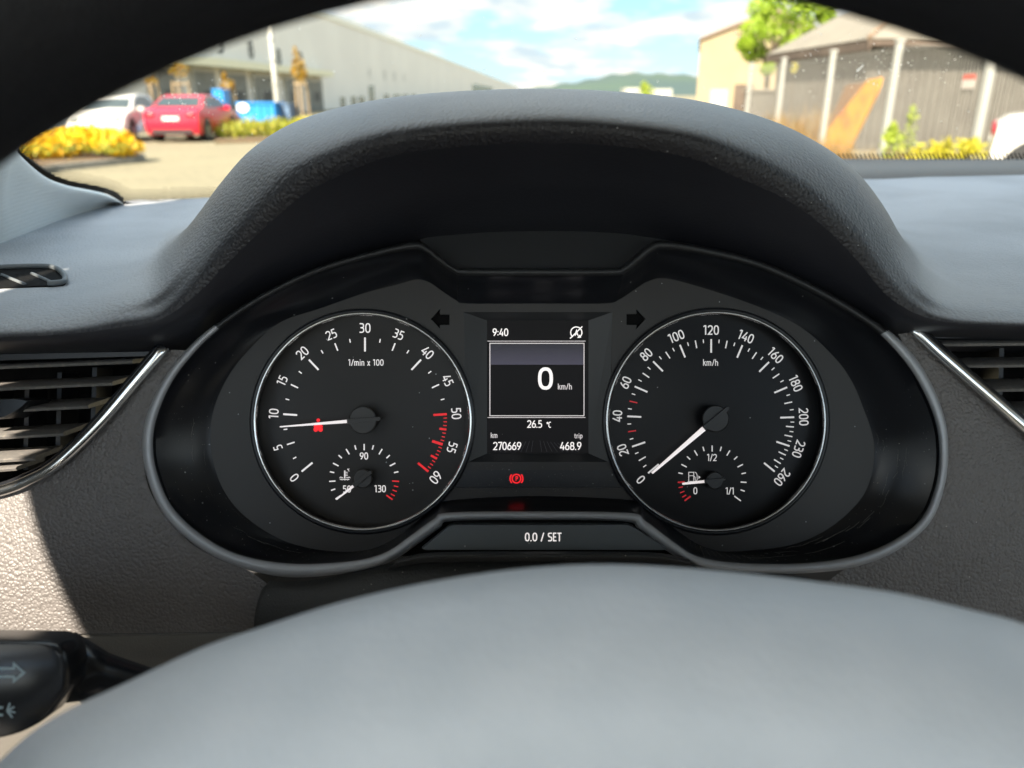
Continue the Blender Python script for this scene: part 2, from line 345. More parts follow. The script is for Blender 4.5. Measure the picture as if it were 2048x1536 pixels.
# ================================================================== DASHBOARD
dash = thing('dashboard', (0.1, .40, CH - .3), 'grey grained car dashboard with arched hood over the instruments and slatted air vents', 'dashboard')
def dcol(a0, a, b, c, d, e):
    return [PZ(*a0), PZ(*a), PH(*b), PH(*c), PH(*d), PH(*e)]
Z0 = -.0975
cols = [
 dcol((-420, 560, Z0), (-420, 575, Z0), (-420, 622, .362), (-420, 662, .338), (-420, 695, .337), (-420, 716, .362)),
 dcol((-120, 520, Z0), (-120, 565, Z0), (-120, 616, .362), (-120, 657, .338), (-120, 692, .337), (-120, 714, .362)),
 dcol((0, 480, Z0), (0, 560, Z0), (0, 612, .362), (0, 655, .338), (0, 690, .337), (0, 712, .362)),
 dcol((130, 432, Z0), (130, 556, Z0), (135, 606, .362), (140, 648, .338), (138, 685, .337), (138, 711, .362)),
 dcol((250, 402, -.096), (232, 536, Z0), (238, 588, .362), (245, 630, .338), (245, 676, .337), (240, 708, .362)),
 dcol((310, 400, -.096), (292, 500, Z0), (300, 566, .366), (318, 612, .340), (325, 662, .338), (330, 702, .36)),
 dcol((360, 398, -.095), (342, 462, Z0), (347, 505, .385), (378, 560, .342), (398, 622, .342), (385, 684, .36)),
 dcol((420, 395, -.094), (402, 440, -.09), (397, 428, .405), (436, 488, .344), (468, 562, .346), (430, 646, .362)),
 dcol((480, 395, -.093), (465, 400, -.075), (446, 360, .412), (500, 415, .342), (545, 500, .346), (515, 592, .366)),
 dcol((540, 395, -.092), (535, 350, -.058), (508, 294, .415), (575, 340, .338), (632, 440, .344), (622, 545, .37)),
 dcol((620, 392, -.091), (625, 310, -.042), (600, 240, .42), (668, 290, .332), (715, 400, .342), (728, 505, .373)),
 dcol((740, 392, -.09), (750, 280, -.03), (740, 204, .425), (775, 254, .326), (808, 370, .34), (830, 478, .376)),
 dcol((900, 390, -.088), (900, 255, -.02), (900, 185, .43), (920, 236, .322), (938, 352, .339), (955, 462, .377)),
 dcol((1090, 388, -.087), (1090, 250, -.018), (1090, 179, .43), (1090, 228, .32), (1090, 346, .338), (1090, 457, .377)),
 dcol((1250, 386, -.086), (1250, 255, -.02), (1250, 186, .43), (1240, 236, .322), (1235, 352, .339), (1228, 462, .377)),
 dcol((1400, 384, -.085), (1400, 275, -.03), (1400, 204, .425), (1388, 258, .326), (1370, 376, .34), (1345, 482, .376)),
 dcol((1540, 375, -.084), (1530, 305, -.042), (1540, 240, .42), (1500, 300, .332), (1466, 416, .342), (1455, 512, .373)),
 dcol((1630, 368, -.083), (1620, 350, -.058), (1640, 288, .415), (1588, 346, .338), (1560, 452, .344), (1570, 556, .37)),
 dcol((1690, 360, -.082), (1685, 400, -.075), (1712, 342, .412), (1662, 402, .342), (1645, 508, .346), (1662, 606, .366)),
 dcol((1740, 352, -.081), (1735, 440, -.088), (1766, 410, .405), (1728, 472, .344), (1712, 572, .346), (1732, 642, .362)),
 dcol((1790, 350, -.0805), (1795, 450, -.093), (1811, 490, .392), (1782, 552, .342), (1768, 622, .344), (1785, 668, .36)),
 dcol((1850, 348, -.08), (1850, 480, -.0945), (1852, 556, .37), (1838, 604, .340), (1825, 645, .340), (1832, 674, .36)),
 dcol((1920, 346, -.08), (1920, 520, -.096), (1912, 590, .364), (1906, 630, .338), (1896, 656, .338), (1900, 678, .362)),
 dcol((2048, 345, -.08), (2048, 545, -.0965), (2048, 600, .362), (2048, 638, .338), (2048, 662, .338), (2048, 682, .362)),
 dcol((2300, 345, -.08), (2300, 550, -.0965), (2300, 604, .362), (2300, 642, .338), (2300, 666, .338), (2300, 686, .362)),
 dcol((2800, 345, -.08), (2800, 555, -.0965), (2800, 610, .362), (2800, 648, .338), (2800, 672, .338), (2800, 692, .362)),
]
def rnd_row(c, k):
    if k < 4: return c[k]
    if k == 4: return c[4]
    return c[5] if k == 5 else c[5] + FW * .035 - UP * .004
R_ = [cr([rnd_row(c, i) for c in cols], 5) for i in range(7)]
G_ = [cr([q[i] for q in R_], 6) for i in range(len(R_[0]))]
def sheet(name, a, b, m):      # one skin, cut along its length where grain gives way to smooth lining
    k = b - a; mb = MB()
    mb.add([p for g in G_ for p in g[a:b]], [(i * k + j, (i + 1) * k + j, (i + 1) * k + j + 1, i * k + j + 1) for i in range(len(G_) - 1) for j in range(k - 1)])
    return mb.build(name, m, dash, smooth=True)
sheet('upper_pad', 0, 22, M['pad']); sheet('hood_lining', 21, len(G_[0]), M['liner'])
# ledge at the foot of the windscreen on the right
loft('windscreen_ledge', [[PH(x, 318, .97) for x in (1560, 1760, 2048, 2500)], [PH(1560, 330, .93), PH(1760, 328, .93), PH(2048, 322, .93), PH(2500, 320, .93)],
     [PZ(1560, 352, -.0775), PZ(1760, 348, -.0775), PZ(2048, 343, -.0775), PZ(2500, 340, -.0775)],
     [PZ(1560, 352, -.0775) - UP * .03, PZ(1760, 348, -.0775) - UP * .03, PZ(2048, 343, -.0775) - UP * .03, PZ(2500, 340, -.0775) - UP * .03]], M['lowdash'], dash, 4, 3)
# passenger airbag lid: a slightly raised clean field
lid = [PZ(x, y, -.0895 - .004 * (y - 380) / 60) for x, y in cr(V2([(1905, 400), (1925, 388), (1990, 381), (2100, 378), (2300, 378), (2300, 440), (2100, 440), (1960, 436), (1900, 424)]), 5, True)]
# left and right lower panels
def panel(name, up, lo, edge, at_end, bulge=.003):
    """skin between an upper and a lower curve; the column at one end follows the rim of the cluster"""
    n = len(up); rows = []
    for k, e in enumerate(edge):
        f = k / (len(edge) - 1); row = []
        for i in range(n):
            p = up[i] + (lo[i] - up[i]) * f - FW * bulge * math.sin(math.pi * f)
            q = up[-1 if at_end else 0] + (lo[-1 if at_end else 0] - up[-1 if at_end else 0]) * f
            t = i / (n - 1) if at_end else 1 - i / (n - 1)
            row.append(p + (e - q) * t ** 2.2)
        rows.append(row)
    return loft(name, rows, M['panel'], dash, 6, 6)
upL = [PD(x, y, d) for x, y, d in [(-420, 1085, .372), (-150, 1030, .37), (0, 990, .369), (60, 968, .369), (110, 938, .368), (158, 898, .3675), (212, 842, .367), (276, 766, .367), (322, 706, .3675), (378, 700, .3685)]]
loL = [PD(x, y, d) for x, y, d in [(-420, 1276, .367), (-150, 1272, .367), (0, 1270, .367), (80, 1269, .367), (150, 1268, .367), (230, 1267, .367), (310, 1266, .367), (400, 1265, .367), (480, 1264, .3675), (560, 1263, .3685)]]
edL = [PD(x, y, .3680) for x, y in [(378, 700), (300, 850), (303, 975), (385, 1082), (500, 1138), (555, 1190), (560, 1263)]]
panel('side_panel', upL, loL, edL, True)
upR = [PD(x, y, d) for x, y, d in [(1796, 668, .3685), (1832, 668, .3675), (1874, 704, .367), (1931, 755, .367), (1984, 800, .3675), (2050, 862, .368), (2200, 990, .369), (2600, 1150, .371)]]
loR = [PD(x, y, d) for x, y, d in [(1600, 1290, .3685), (1660, 1290, .368), (1740, 1290, .367), (1820, 1290, .367), (1920, 1290, .367), (2048, 1290, .367), (2220, 1290, .367), (2600, 1290, .368)]]
edR = [PD(x, y, .3680) for x, y in [(1796, 668), (1880, 830), (1880, 970), (1795, 1088), (1690, 1132), (1620, 1200), (1600, 1290)]]
panel('side_panel', upR, loR, edR, False)
# lower dash below the seam
lo2 = [[PD(x, y + o, d + e) for x, y, d in [(-420, 1276, .367), (0, 1270, .367), (310, 1266, .367), (560, 1263, .367), (1100, 1263, .375), (1700, 1291, .367), (2600, 1291, .367)]] for o, e in [(1.5, .0015), (8, .0005), (45, .004), (90, .02), (260, .05)]]
loft('lower_dash', lo2, M['lowdash'], dash, 5, 3)
# steering column shroud under the cluster
sh = [[PD(x, y, .352 + .012 * abs((x - 1085) / 560) ** 2) for x, y in [(790, 1120), (850, 1106), (960, 1103), (1085, 1103), (1210, 1103), (1320, 1106), (1380, 1120)]],
      [PD(x, y, .347 + .012 * abs((x - 1085) / 560) ** 2) for x, y in [(790, 1126), (850, 1114), (960, 1111), (1085, 1111), (1210, 1111), (1320, 1114), (1380, 1126)]],
      [PD(x, y, .352 + .012 * abs((x - 1085) / 560) ** 2) for x, y in [(780, 1134), (850, 1122), (960, 1120), (1085, 1120), (1210, 1120), (1320, 1122), (1390, 1134)]],
      [PD(x, y, .366) for x, y in [(770, 1140), (850, 1127), (960, 1124), (1085, 1124), (1210, 1124), (1320, 1127), (1400, 1140)]]]
loft('column_lip', sh, M['coarse'], dash, 5, 4)
cs = [[PD(x, y, d) for x, y, d in [(560, 1150, .370), (545, 1163, .366), (640, 1158, .366), (800, 1125, .3655), (1085, 1120, .3655), (1400, 1125, .3655), (1620, 1155, .366)]],
      [PD(x, y, d) for x, y, d in [(535, 1180, .369), (526, 1190, .3635), (640, 1185, .361), (800, 1160, .360), (1085, 1155, .360), (1400, 1160, .361), (1640, 1185, .3635)]],
      [PD(x, y, d) for x, y, d in [(522, 1260, .369), (514, 1262, .3645), (640, 1262, .361), (800, 1262, .359), (1085, 1262, .358), (1400, 1262, .359), (1660, 1290, .3645)]],
      [PD(x, y, d) for x, y, d in [(530, 1420, .38), (520, 1420, .375), (640, 1420, .37), (800, 1420, .368), (1085, 1420, .368), (1400, 1420, .37), (1660, 1430, .375)]]]
loft('column_shroud', cs, M['coarse'], dash, 5, 4)

# air vents ---------------------------------------------------------
def slat_mb(p0, p1, top, depth=.022, d0=.3735):
    """a vane: bright front edge p0-p1 (photo px), dusty top face running back"""
    mb = MB(); a, b = PD(*p0, d0), PD(*p1, d0); dn = UP * -.0012
    back = FW * depth + UP * (top * .0002456 - depth * 0)
    a2, b2 = a + back, b + back
    e = FW * -.0010 + UP * .0004
    ring = lambda q, q2: [q + e, q + dn * .6, q2 + dn, q2 + UP * .0012, q + UP * .0013]
    mb.rings([ring(a, a2), ring(b, b2)], cap0=True, cap1=True)
    return mb
def vent(slats, trim, backpoly, vanes, knob=None, duct_d=.42):
    mb = MB(); mb.prism([PD(x, y, duct_d) for x, y in backpoly], FW * .004)
    top = [p for p in backpoly]
    v = mb.build('air_vent', M['hole'], dash)
    # duct roof and floor
    mb = MB()
    for x, y0, y1 in vanes:
        mb.prism([PD(x, y0, .40), PD(x + 9, y0, .40), PD(x + 5, y1, .40), PD(x - 4, y1, .40)], FW * .016)
    mb.build('duct_vane', M['black'], v)
    for p0, p1, top in slats: slat_mb(p0, p1, top).build('slat', M['slat'], v, auto=40)
    path = cr([PD(x, y, d) for x, y, d in trim], 8)
    MB().tube(path, .0026, 14, flat=.75, up=FW).build('chrome_trim', M['chrome'], v, smooth=True)
    path2 = [p + FW * .003 - RX * (.0028 if trim[0][0] < 1000 else -.0028) + UP * .0012 for p in path]
    MB().tube(path2, .0022, 12, up=FW).build('gloss_trim', M['stalk'], v, smooth=True)
    if knob:
        mb = MB(); mb.prism([PD(x, y, .368) for x, y in knob], FW * .018, .001, .0015); mb.build('slider_knob', M['stalk'], v)
    return v
vent([((-420, 753), (266, 724), 9), ((-420, 798), (226, 768), 14), ((-420, 844), (178, 814), 14), ((-420, 897), (128, 869), 14), ((-420, 945), (72, 918), 15), ((-420, 975), (34, 938), 12)],
     [(326, 698, .3655), (318, 708, .364), (270, 764, .3635), (206, 839, .3635), (152, 894, .364), (104, 935, .3645), (60, 959, .3655), (0, 982, .366), (-150, 1018, .367), (-420, 1072, .369)],
     [(-500, 690), (345, 690), (300, 760), (210, 860), (110, 960), (0, 1010), (-500, 1110)],
     [(50, 760, 940), (115, 745, 900), (185, 735, 850), (-20, 760, 960), (-90, 760, 960)],
     knob=[(-60, 800), (38, 796), (58, 801), (48, 812), (30, 826), (8, 838), (-60, 842)])
vent([((1880, 690), (2640, 682), 14), ((1927, 733), (2640, 724), 15), ((1981, 781), (2640, 770), 18), ((2030, 829), (2640, 818), 18), ((2080, 876), (2640, 866), 18)],
     [(1828, 659, .3655), (1838, 667, .364), (1880, 706, .3635), (1938, 757, .3635), (1990, 802, .3635), (2056, 860, .364), (2200, 985, .366), (2600, 1140, .369)],
     [(1800, 640), (2600, 640), (2600, 1160), (2200, 1010), (2040, 860), (1900, 735)],
     [(2000, 680, 790), (2090, 680, 880), (2180, 680, 900)])
MB().prism([PD(x, y, .374) for x, y in [(-420, 716), (300, 703), (290, 712), (-420, 733)]], FW * .045).build('vent_lip', M['black'], dash)
MB().prism([PD(x, y, .374) for x, y in [(1835, 668), (2600, 664), (2600, 678), (1850, 676)]], FW * .045).build('vent_lip', M['black'], dash)

# side window demister outlet in the pad
zf = -.0950
out = [PZ(x, y, zf) for x, y in cr(V2([(-160, 543), (-60, 537), (0, 534), (60, 532), (100, 533), (119, 540), (130, 553), (127, 563), (105, 566), (60, 568), (0, 571), (-160, 580)]), 4, True)]
dm = MB().prism([p - Vector((0, 0, .0012)) for p in out], (0, 0, -.004)).build('demister_outlet', M['hole'], dash)
MB().tube(out[:34], .0015, 10).build('outlet_frame', M['button'], dm, smooth=True)
for a, b in [((4, 550), (50, 569)), ((64, 547), (106, 566)), ((-58, 552), (-8, 572)), ((-120, 555), (-70, 575))]:
    MB().tube([PZ(*a, zf - .001), PZ(*b, zf - .001)], .0010, 8).build('outlet_rib', M['button'], dm, smooth=True)

# ================================================================== INSTRUMENT CLUSTER
clu = thing('instrument_cluster', PD(1085, 1100, .385), 'black instrument cluster with two chrome ringed dials and a lit centre display', 'instrument cluster')
TR = [((1080, 536), (1080, 551), (1080, 607)), ((1222, 536), (1226, 550), (1210, 607)), ((1246, 530), (1253, 543), (1239, 599)), ((1270, 511), (1279, 524), (1267, 581)), ((1298, 488), (1306, 503), (1296, 563)), ((1325, 481), (1330, 497), (1330, 557)),
 ((1400, 491), (1400, 507), (1390, 571)), ((1520, 521), (1515, 535), (1500, 607)), ((1650, 580), (1640, 592), (1600, 653)), ((1752, 642), (1738, 652), (1670, 716)), ((1806, 686), (1785, 694), (1705, 765)),
 ((1851, 745), (1830, 752), (1730, 825)), ((1885, 820), (1864, 822), (1745, 870)), ((1897, 885), (1878, 885), (1749, 905)), ((1892, 965), (1874, 960), (1742, 955)), ((1863, 1044), (1845, 1034), (1718, 1003)),
 ((1797, 1101), (1785, 1082), (1660, 1055)), ((1709, 1135), (1706, 1113), (1590, 1088)), ((1600, 1147), (1600, 1127), (1510, 1100)), ((1480, 1146), (1480, 1126), (1440, 1102)), ((1393, 1134), (1396, 1113), (1390, 1085)),
 ((1331, 1100), (1345, 1082), (1340, 1050)), ((1278, 1060), (1292, 1043), (1290, 1012)), ((1248, 1043), (1258, 1026), (1262, 1000)), ((1075, 1040), (1075, 1023), (1075, 992)), ((905, 1042), (898, 1025), (905, 1000)),
 ((880, 1056), (868, 1038), (875, 1012)), ((836, 1088), (820, 1072), (825, 1050)), ((775, 1126), (764, 1108), (775, 1085)), ((690, 1147), (685, 1124), (720, 1102)), ((570, 1154), (575, 1127), (640, 1100)),
 ((460, 1128), (474, 1108), (560, 1078)), ((380, 1083), (398, 1066), (490, 1033)), ((322, 1022), (342, 1010), (450, 985)), ((292, 948), (313, 942), (428, 930)), ((284, 885), (306, 885), (421, 877)),
 ((294, 828), (315, 830), (427, 820)), ((325, 760), (344, 764), (455, 755)), ((370, 702), (386, 708), (500, 697)), ((428, 650), (438, 658), (560, 645)), ((522, 588), (528, 598), (640, 617)),
 ((640, 532), (642, 544), (730, 586)), ((760, 497), (762, 510), (800, 568)), ((826, 483), (829, 498), (832, 559)), ((853, 490), (850, 504), (857, 564)), ((880, 512), (877, 524), (884, 582)), ((906, 531), (911, 546), (913, 601)), ((930, 536), (934, 550), (935, 607))]
n8 = 5
LO = cr(V2([t[0] for t in TR]), n8, True); LI = cr(V2([t[1] for t in TR]), n8, True); LP = cr(V2([t[2] for t in TR]), n8, True)
def loop(l, d): return [PD(p.x, p.y, d) for p in l]
def mixl(a, b, t): return [p + (q - p) * t for p, q in zip(a, b)]
DP = .3835                                   # fascia plane
BZ = [[p + FW * .02 for p in loop(LO, .367)], loop(LO, .3665), loop(mixl(LO, LI, .18), .3605), loop(mixl(LO, LI, .45), .3582), loop(mixl(LO, LI, .75), .3588), loop(LI, .3610), loop(LI, .3640)]
i0, i1 = 9 * n8 + 2, 39 * n8
MB().rings([l[i0:i1 + 1] for l in BZ], closed=False).build('bezel', M['trim'], clu, smooth=True)
MB().rings([l[i1:] + l[:i0 + 1] for l in BZ], closed=False).build('visor_edge', M['ridge'], clu, smooth=True)
MB().rings([loop(LI, .3632), loop(mixl(LI, LP, .05), .3660), loop(mixl(LI, LP, .3), .3700), loop(mixl(LI, LP, .62), .3765), loop(mixl(LI, LP, .9), .3822), loop(LP, .3834)]).build('housing_bowl', M['bowl'], clu, auto=50)
# fascia with round openings for the dials and square ones for the display and the lamps
TC = (725, 843); SCN = (1432, 843); RT = 217
def circ(c, r, n=96): return [(c[0] + r * math.cos(2 * math.pi * i / n), c[1] + r * math.sin(2 * math.pi * i / n)) for i in range(n)]
DISP = [(927, 624), (1225, 624), (1217, 924), (935, 924)]
SCRN = [(974, 641), (1177, 641), (1177, 907), (974, 907)]
LAMP = [(912, 940), (1240, 940), (1247, 966), (1240, 976), (910, 976), (903, 966)]
ARL = [(862, 638), (880, 618), (880, 629), (899, 629), (899, 650), (880, 650), (880, 658)]
ARR = [(1291, 638), (1273, 619), (1273, 628), (1253, 628), (1253, 650), (1273, 650), (1273, 658)]
def fascia():
    bm = bmesh.new(); ed = []
    for l in [[(p.x, p.y) for p in LP], circ(TC, RT), circ(SCN, RT + 2), DISP, LAMP, ARL, ARR]:
        vs = [bm.verts.new(PD(x, y, DP)) for x, y in l]
        ed += [bm.edges.new((vs[i], vs[(i + 1) % len(vs)])) for i in range(len(vs))]
    bmesh.ops.triangle_fill(bm, use_beauty=True, use_dissolve=False, edges=ed, normal=-FW)
    me = bpy.data.meshes.new('fascia'); bm.to_mesh(me); bm.free(); me.update()
    return link('fascia', me, M['plate'], clu)
fascia()
def recess(name, l, depth, m, floor_m=None, parent=clu):
    a = [PD(x, y, DP) for x, y in l]; b = [p + FW * depth for p in a]
    return MB().rings([a, b], cap1=True).build(name, m, parent)
recess('turn_signal_arrow', ARL, .0035, M['hole']); recess('turn_signal_arrow', ARR, .0035, M['hole'])
# dials
def gauge(name, c, r, dialm, capm, ringm, label):
    g = MB().rings([loop(V2(circ(c, r)), DP), [p + FW * .0062 for p in loop(V2(circ(c, r)), DP)]], cap1=True).build(name, dialm, clu, auto=30)
    g['label'] = label
    prof = [(r + 9, .3833), (r + 8, .3815), (r + 3, .3808), (r + 1.5, .3815)]
    MB().rings([loop(V2(circ(c, q)), d) for q, d in prof]).build('outer_collar', M['bowl'], g, smooth=True)
    prof = [(r + 2.5, .3818), (r + 2.2, .3796), (r + .5, .3789), (r - 2.2, .3790), (r - 5, .3803), (r - 6, .3830), (r - 6.2, .3880)]
    MB().rings([loop(V2(circ(c, q)), d) for q, d in prof]).build('chrome_ring', ringm, g, smooth=True)
    return g
DF = DP + .0062                              # dial face plane
tach = gauge('tachometer', TC, RT, M['dial'], M['hubcap'], M['chrome'], 'round rev counter reading just under ten')
spd = gauge('speedometer', SCN, RT + 2, M['dialr'], M['hubcapr'], M['chromed'], 'round speed dial with its needle at zero')
def needle(parent, hub, tip, w0, w1, rh, tail, wt, capm, dh, dn, start):
    h = Vector(hub); t = (Vector(tip) - h); L = t.length; t.normalize(); n = Vector((-t.y, t.x))
    def pr(pts, d, th, m, name, par, bev=.0004):
        return MB().prism([PD(p.x, p.y, d) for p in pts], FW * th, .0003, bev).build(name, m, par, auto=30)
    MB().rings([loop(V2(circ(hub, rh, 40)), dh + .0058), loop(V2(circ(hub, rh, 40)), dh + .0006), loop(V2(circ(hub, rh - 2, 40)), dh)], cap1=True).build('needle_cap', capm, parent, auto=35)
    nd = pr([h + t * start + n * w1 / 2, Vector(tip) + n * w0 / 2, Vector(tip) - n * w0 / 2, h + t * start - n * w1 / 2], dn, .0012, M['needle'], 'needle', parent)
    pr([h + t * (start + 2) + n * wt * .55, h - t * tail + n * wt * .42, h - t * (tail + 2), h - t * tail - n * wt * .42, h + t * (start + 2) - n * wt * .55], dh - .0013, .0016, capm, 'needle_tail', nd)
tc_, sc_ = (730, 839), (1422, 838)
def txt_on(ink, s, c, ang, r, h, ky=1, **k):
    a = math.radians(ang); ink.text(s, c[0] + math.sin(a) * r, c[1] - math.cos(a) * r * ky, h, ang, **k)
I = Ink(DF - .00015)
for v in range(0, 50):
    a = -129.4 + v * 4.313
    if v % 10 == 0: I.tick(*tc_, a, 136, 164, 3.6)
    elif v % 5 == 0: I.tick(*tc_, a, 148, 164, 2.7)
    elif v % 5 == 2 and False: pass
for k in range(20):
    v = 2.5 + 5 * k
    if v < 50: I.tick(*tc_, -129.4 + v * 4.313, 156.5, 164, 2.2)
for v in range(0, 61, 5): txt_on(I, str(v), tc_, -129.4 + v * 4.313, 183, 19.5 if v % 10 == 0 else 18.5, w=.12)
I.text('1/min x 100', 732, 725, 12.6, w=.125, sp=.07)
I.build('scale', M['white'], tach)
I = Ink(DF - .00015)
for k in range(0, 17):
    v = 50 + k * .625; a = -129.4 + v * 4.313
    if k in (0, 16): I.tick(*tc_, a, 137, 164, 4.4)
    elif k == 8: I.tick(*tc_, a, 141, 163, 5.2)
    elif k % 4 == 0: I.tick(*tc_, a, 150, 164, 4.2)
    else: I.tick(*tc_, a, 157, 164, 1.9)
I.build('red_zone', M['red'], tach)
needle(tach, (725.3, 840.3), (559, 853.8), 2.2, 6.6, 28, 35, 9, M['hubcap'], .3806, .3818, 30)
# seat belt warning figure
I = Ink(DF - .0002)
I.disc((636.5, 840.5), 3.6); I.poly([(632, 845), (641, 845), (646, 853), (643, 857), (641, 851), (641, 858), (632, 858), (632, 851), (630, 857), (627, 853)])
I.disc((631.5, 859), 4.6); I.disc((641, 859), 4.6); I.stroke([(630, 846), (645, 855)], 1.6)
I.build('seat_belt_lamp', M['redl'], tach)
# coolant gauge
cc = (728.3, 958)
I = Ink(DF - .00015)
for k, a in enumerate((-109, -94, -78, -63, -47, -31, -15.5, 0, 15.5, 31, 47, 63, 78)):
    I.tick(*cc, a, 57.5 if k % 2 else 61, 70, 2.5)
I.tick(*cc, -125, 57, 70, 2.5)
I.text('90', 728, 912, 14, w=.14); I.text('50', 694, 978, 14, w=.14); I.text('130', 760.5, 977.5, 14, w=.14)
I.stroke([(689.5, 941), (689.5, 957)], 2.6)
for y in (944.5, 948, 951.2): I.stroke([(690, y), (695.5, y)], 1.2)
for y0, b in ((955, ((679, 686), (693, 700.5))), (959, ((680, 699),))):
    for x0, x1 in b:
        I.stroke([(x0 + (x1 - x0) * i / 10, y0 + .9 * math.sin((x0 + (x1 - x0) * i / 10) * 1.15)) for i in range(11)], 1.4)
I.text('\u00b0C', 697, 940, 5, w=.2)
cg = I.build('coolant_gauge', M['white'], clu)
I = Ink(DF - .00015)
for a, r0, w in ((94, 56, 2.6), (103, 61, 2.0), (111, 61, 2.0), (119, 61, 2.0), (126, 55, 2.8)): I.tick(*cc, a, r0, 70, w)
I.build('hot_zone', M['red'], cg)
needle(cg, (724.8, 957.3), (672.5, 999.5), 2, 5.5, 19.5, 22, 8, M['hubcap'], .3824, .3835, 22)
# speedometer print
I = Ink(DF - .00015); IR = Ink(DF - .00015); KY = .965; c2 = (1421.5, 839.5)
def sa(v): return -131.5 + v * 1.0985 if v <= 200 else 88.2 + (v - 200) * .697
for v in range(0, 261, 5):
    a = sa(v); q = v % 20 == 0 if v <= 200 else v in (230, 260)
    if v in (30, 50): IR.tick(*c2, a, 151, 167, 2.4, KY)
    elif q: I.tick(*c2, a, 139, 167, 3.4, KY)
    elif v % 10 == 0: I.tick(*c2, a, 151, 167, 2.4, KY)
    else: I.tick(*c2, a, 159.5, 167, 2.0, KY)
for v in list(range(0, 201, 20)) + [230, 260]:
    txt_on(I, str(v), c2, sa(v), 187 if v < 100 else 186, 19, KY, w=.13)
I.text('km/h', 1421.5, 725, 13, w=.115)
I.build('scale', M['white2'], spd); IR.build('red_mark', M['redd'], spd)
needle(spd, (1431.5, 837.5), (1304.5, 946.5), 3.6, 9.5, 27, 34, 9, M['hubcapr'], .3790, .3802, 28)
# fuel gauge
fc = (1424.3, 960)
I = Ink(DF - .00015)
for k, a in enumerate((-78, -63, -47, -31, -15.5, 0, 15.5, 31, 47, 63, 78, 94, 109)): I.tick(*fc, a, 57 if k % 2 else 60, 69, 2.3)
I.tick(*fc, 126, 55, 71, 2.3)
I.text('1/2', 1424, 915, 14, w=.125, sp=.03); I.text('0', 1390.8, 981.5, 14, w=.135); I.text('1/1', 1460, 982, 14, w=.125, sp=.03)
I.stroke([(1377.5, 962), (1377.5, 944.5), (1387.5, 944.5), (1387.5, 962)], 1.4); I.stroke([(1377.5, 951.5), (1387.5, 951.5)], 1.1); I.stroke([(1375.5, 963), (1389.5, 963)], 1.5)
I.stroke([(1388, 952.5), (1390, 954), (1390.5, 960), (1392.5, 961.5), (1394.5, 960), (1394.2, 950), (1392.5, 946), (1389.5, 944)], 1.3); I.poly([(1397, 951), (1401, 954.5), (1397, 958)])
fg = I.build('fuel_gauge', M['white2'], clu)
I = Ink(DF - .00015)
for a, r0, w in ((-94, 55, 3), (-103, 60, 2.2), (-112, 60, 2.2), (-120, 60, 2.4), (-127, 54, 3)): I.tick(*fc, a, r0, 69, w)
I.build('reserve_zone', M['redd'], fg)
needle(fg, (1430, 961), (1365.5, 968), 3.4, 5, 17.5, 20, 7, M['hubcapr'], .3824, .3835, 18)

# centre display ----------------------------------------------------
sd = .3885
disp = MB().add([PD(*p, sd) for p in SCRN], [(0, 1, 2, 3)]).build('centre_display', M['screen'], clu)
fr = [PD(*p, DP) for p in DISP]; sc4 = [PD(*p, sd) for p in SCRN]
mb = MB()
for i in range(4): mb.add([fr[i], fr[(i + 1) % 4], sc4[(i + 1) % 4], sc4[i]], [(0, 1, 2, 3)])
mb.build('display_frame', M['ridge'], disp)
I = Ink(sd - .0002)
I.text('9:40', 1001, 664.5, 15.2, w=.135, sp=.05)
I.text('0', 1091.5, 757, 43.5, w=.155, ax=1.24); I.text('26.5', 1069.5, 848, 15, w=.135, sp=.04); I.text('\u00b0C', 1098, 849.5, 11.5, w=.14, sp=0)
I.text('270669', 1014.5, 892, 16, w=.13, sp=.03); I.text('468.9', 1141.5, 892, 16, w=.13, sp=.05)
# stop-start symbol, struck through
cx, cy = 1152.6, 665
I.stroke([(cx + 11.2 * math.cos(math.radians(a)), cy + 11.2 * math.sin(math.radians(a))) for a in range(128, 412 + 1, 12)], 2.2)
I.text('A', cx + .5, cy + .5, 12, w=.17); I.stroke([(cx - 12.5, cy + 12), (cx + 12, cy - 12)], 2.2); I.poly([(cx + 10, cy + 10), (cx + 2, cy + 11), (cx + 6, cy + 4)])
I.build('readout_lettering', M['lcd'], disp)
I = Ink(sd - .0002)
I.text('km/h', 1130, 773, 12, w=.125); I.text('km', 988.5, 870.5, 10.6, w=.125); I.text('trip', 1157, 871.5, 10.2, w=.13)
I.stroke([(979.8, 686.6), (1168, 686.6), (1168, 831.5), (979.8, 831.5)], 1.6, True)
I.stroke([(975, 682.2), (1171, 682.2)], 1.1); I.stroke([(975, 835), (1171, 835)], 1.1)
I.build('small_lettering', emat('lcd_soft_white', (1, .9, .9), .62, (.4, .4, .4)), disp)
I = Ink(sd - .0001)
for k in range(-8, 9):
    if k: I.stroke([(1073 + k * 7, 880 - 3.5 * abs(k) * .3 + abs(k) * 2), (1073 + k * 10.5, 904)], .8)
I.build('sunburst_pattern', emat('lcd_faint', (.5, .45, .6), .035, (.02, .02, .02)), disp)
# the tinted header of the picture on the display: bands of lit pixels
for k in range(9):
    mb = MB(); y0 = 688 + k * 4.6
    g = emat('lcd_header_%d' % k, (.55, .5, .78), .028 + .008 * k, (.02, .02, .02))
    if k == 0: hd = None
    o = mb.add([PD(981, y0, sd - .00009), PD(1166.8, y0, sd - .00009), PD(1166.8, y0 + 4.6, sd - .00009), PD(981, y0 + 4.6, sd - .00009)], [(0, 1, 2, 3)])
    if k == 0: hm = MB(); mats = []
    hm.add(o.v, [(0, 1, 2, 3)]); mats.append(g)
ho = hm.build('header_tint', mats[0], disp, fix=False)
for g in mats[1:]: ho.data.materials.append(g)
for i, p in enumerate(ho.data.polygons): p.material_index = i

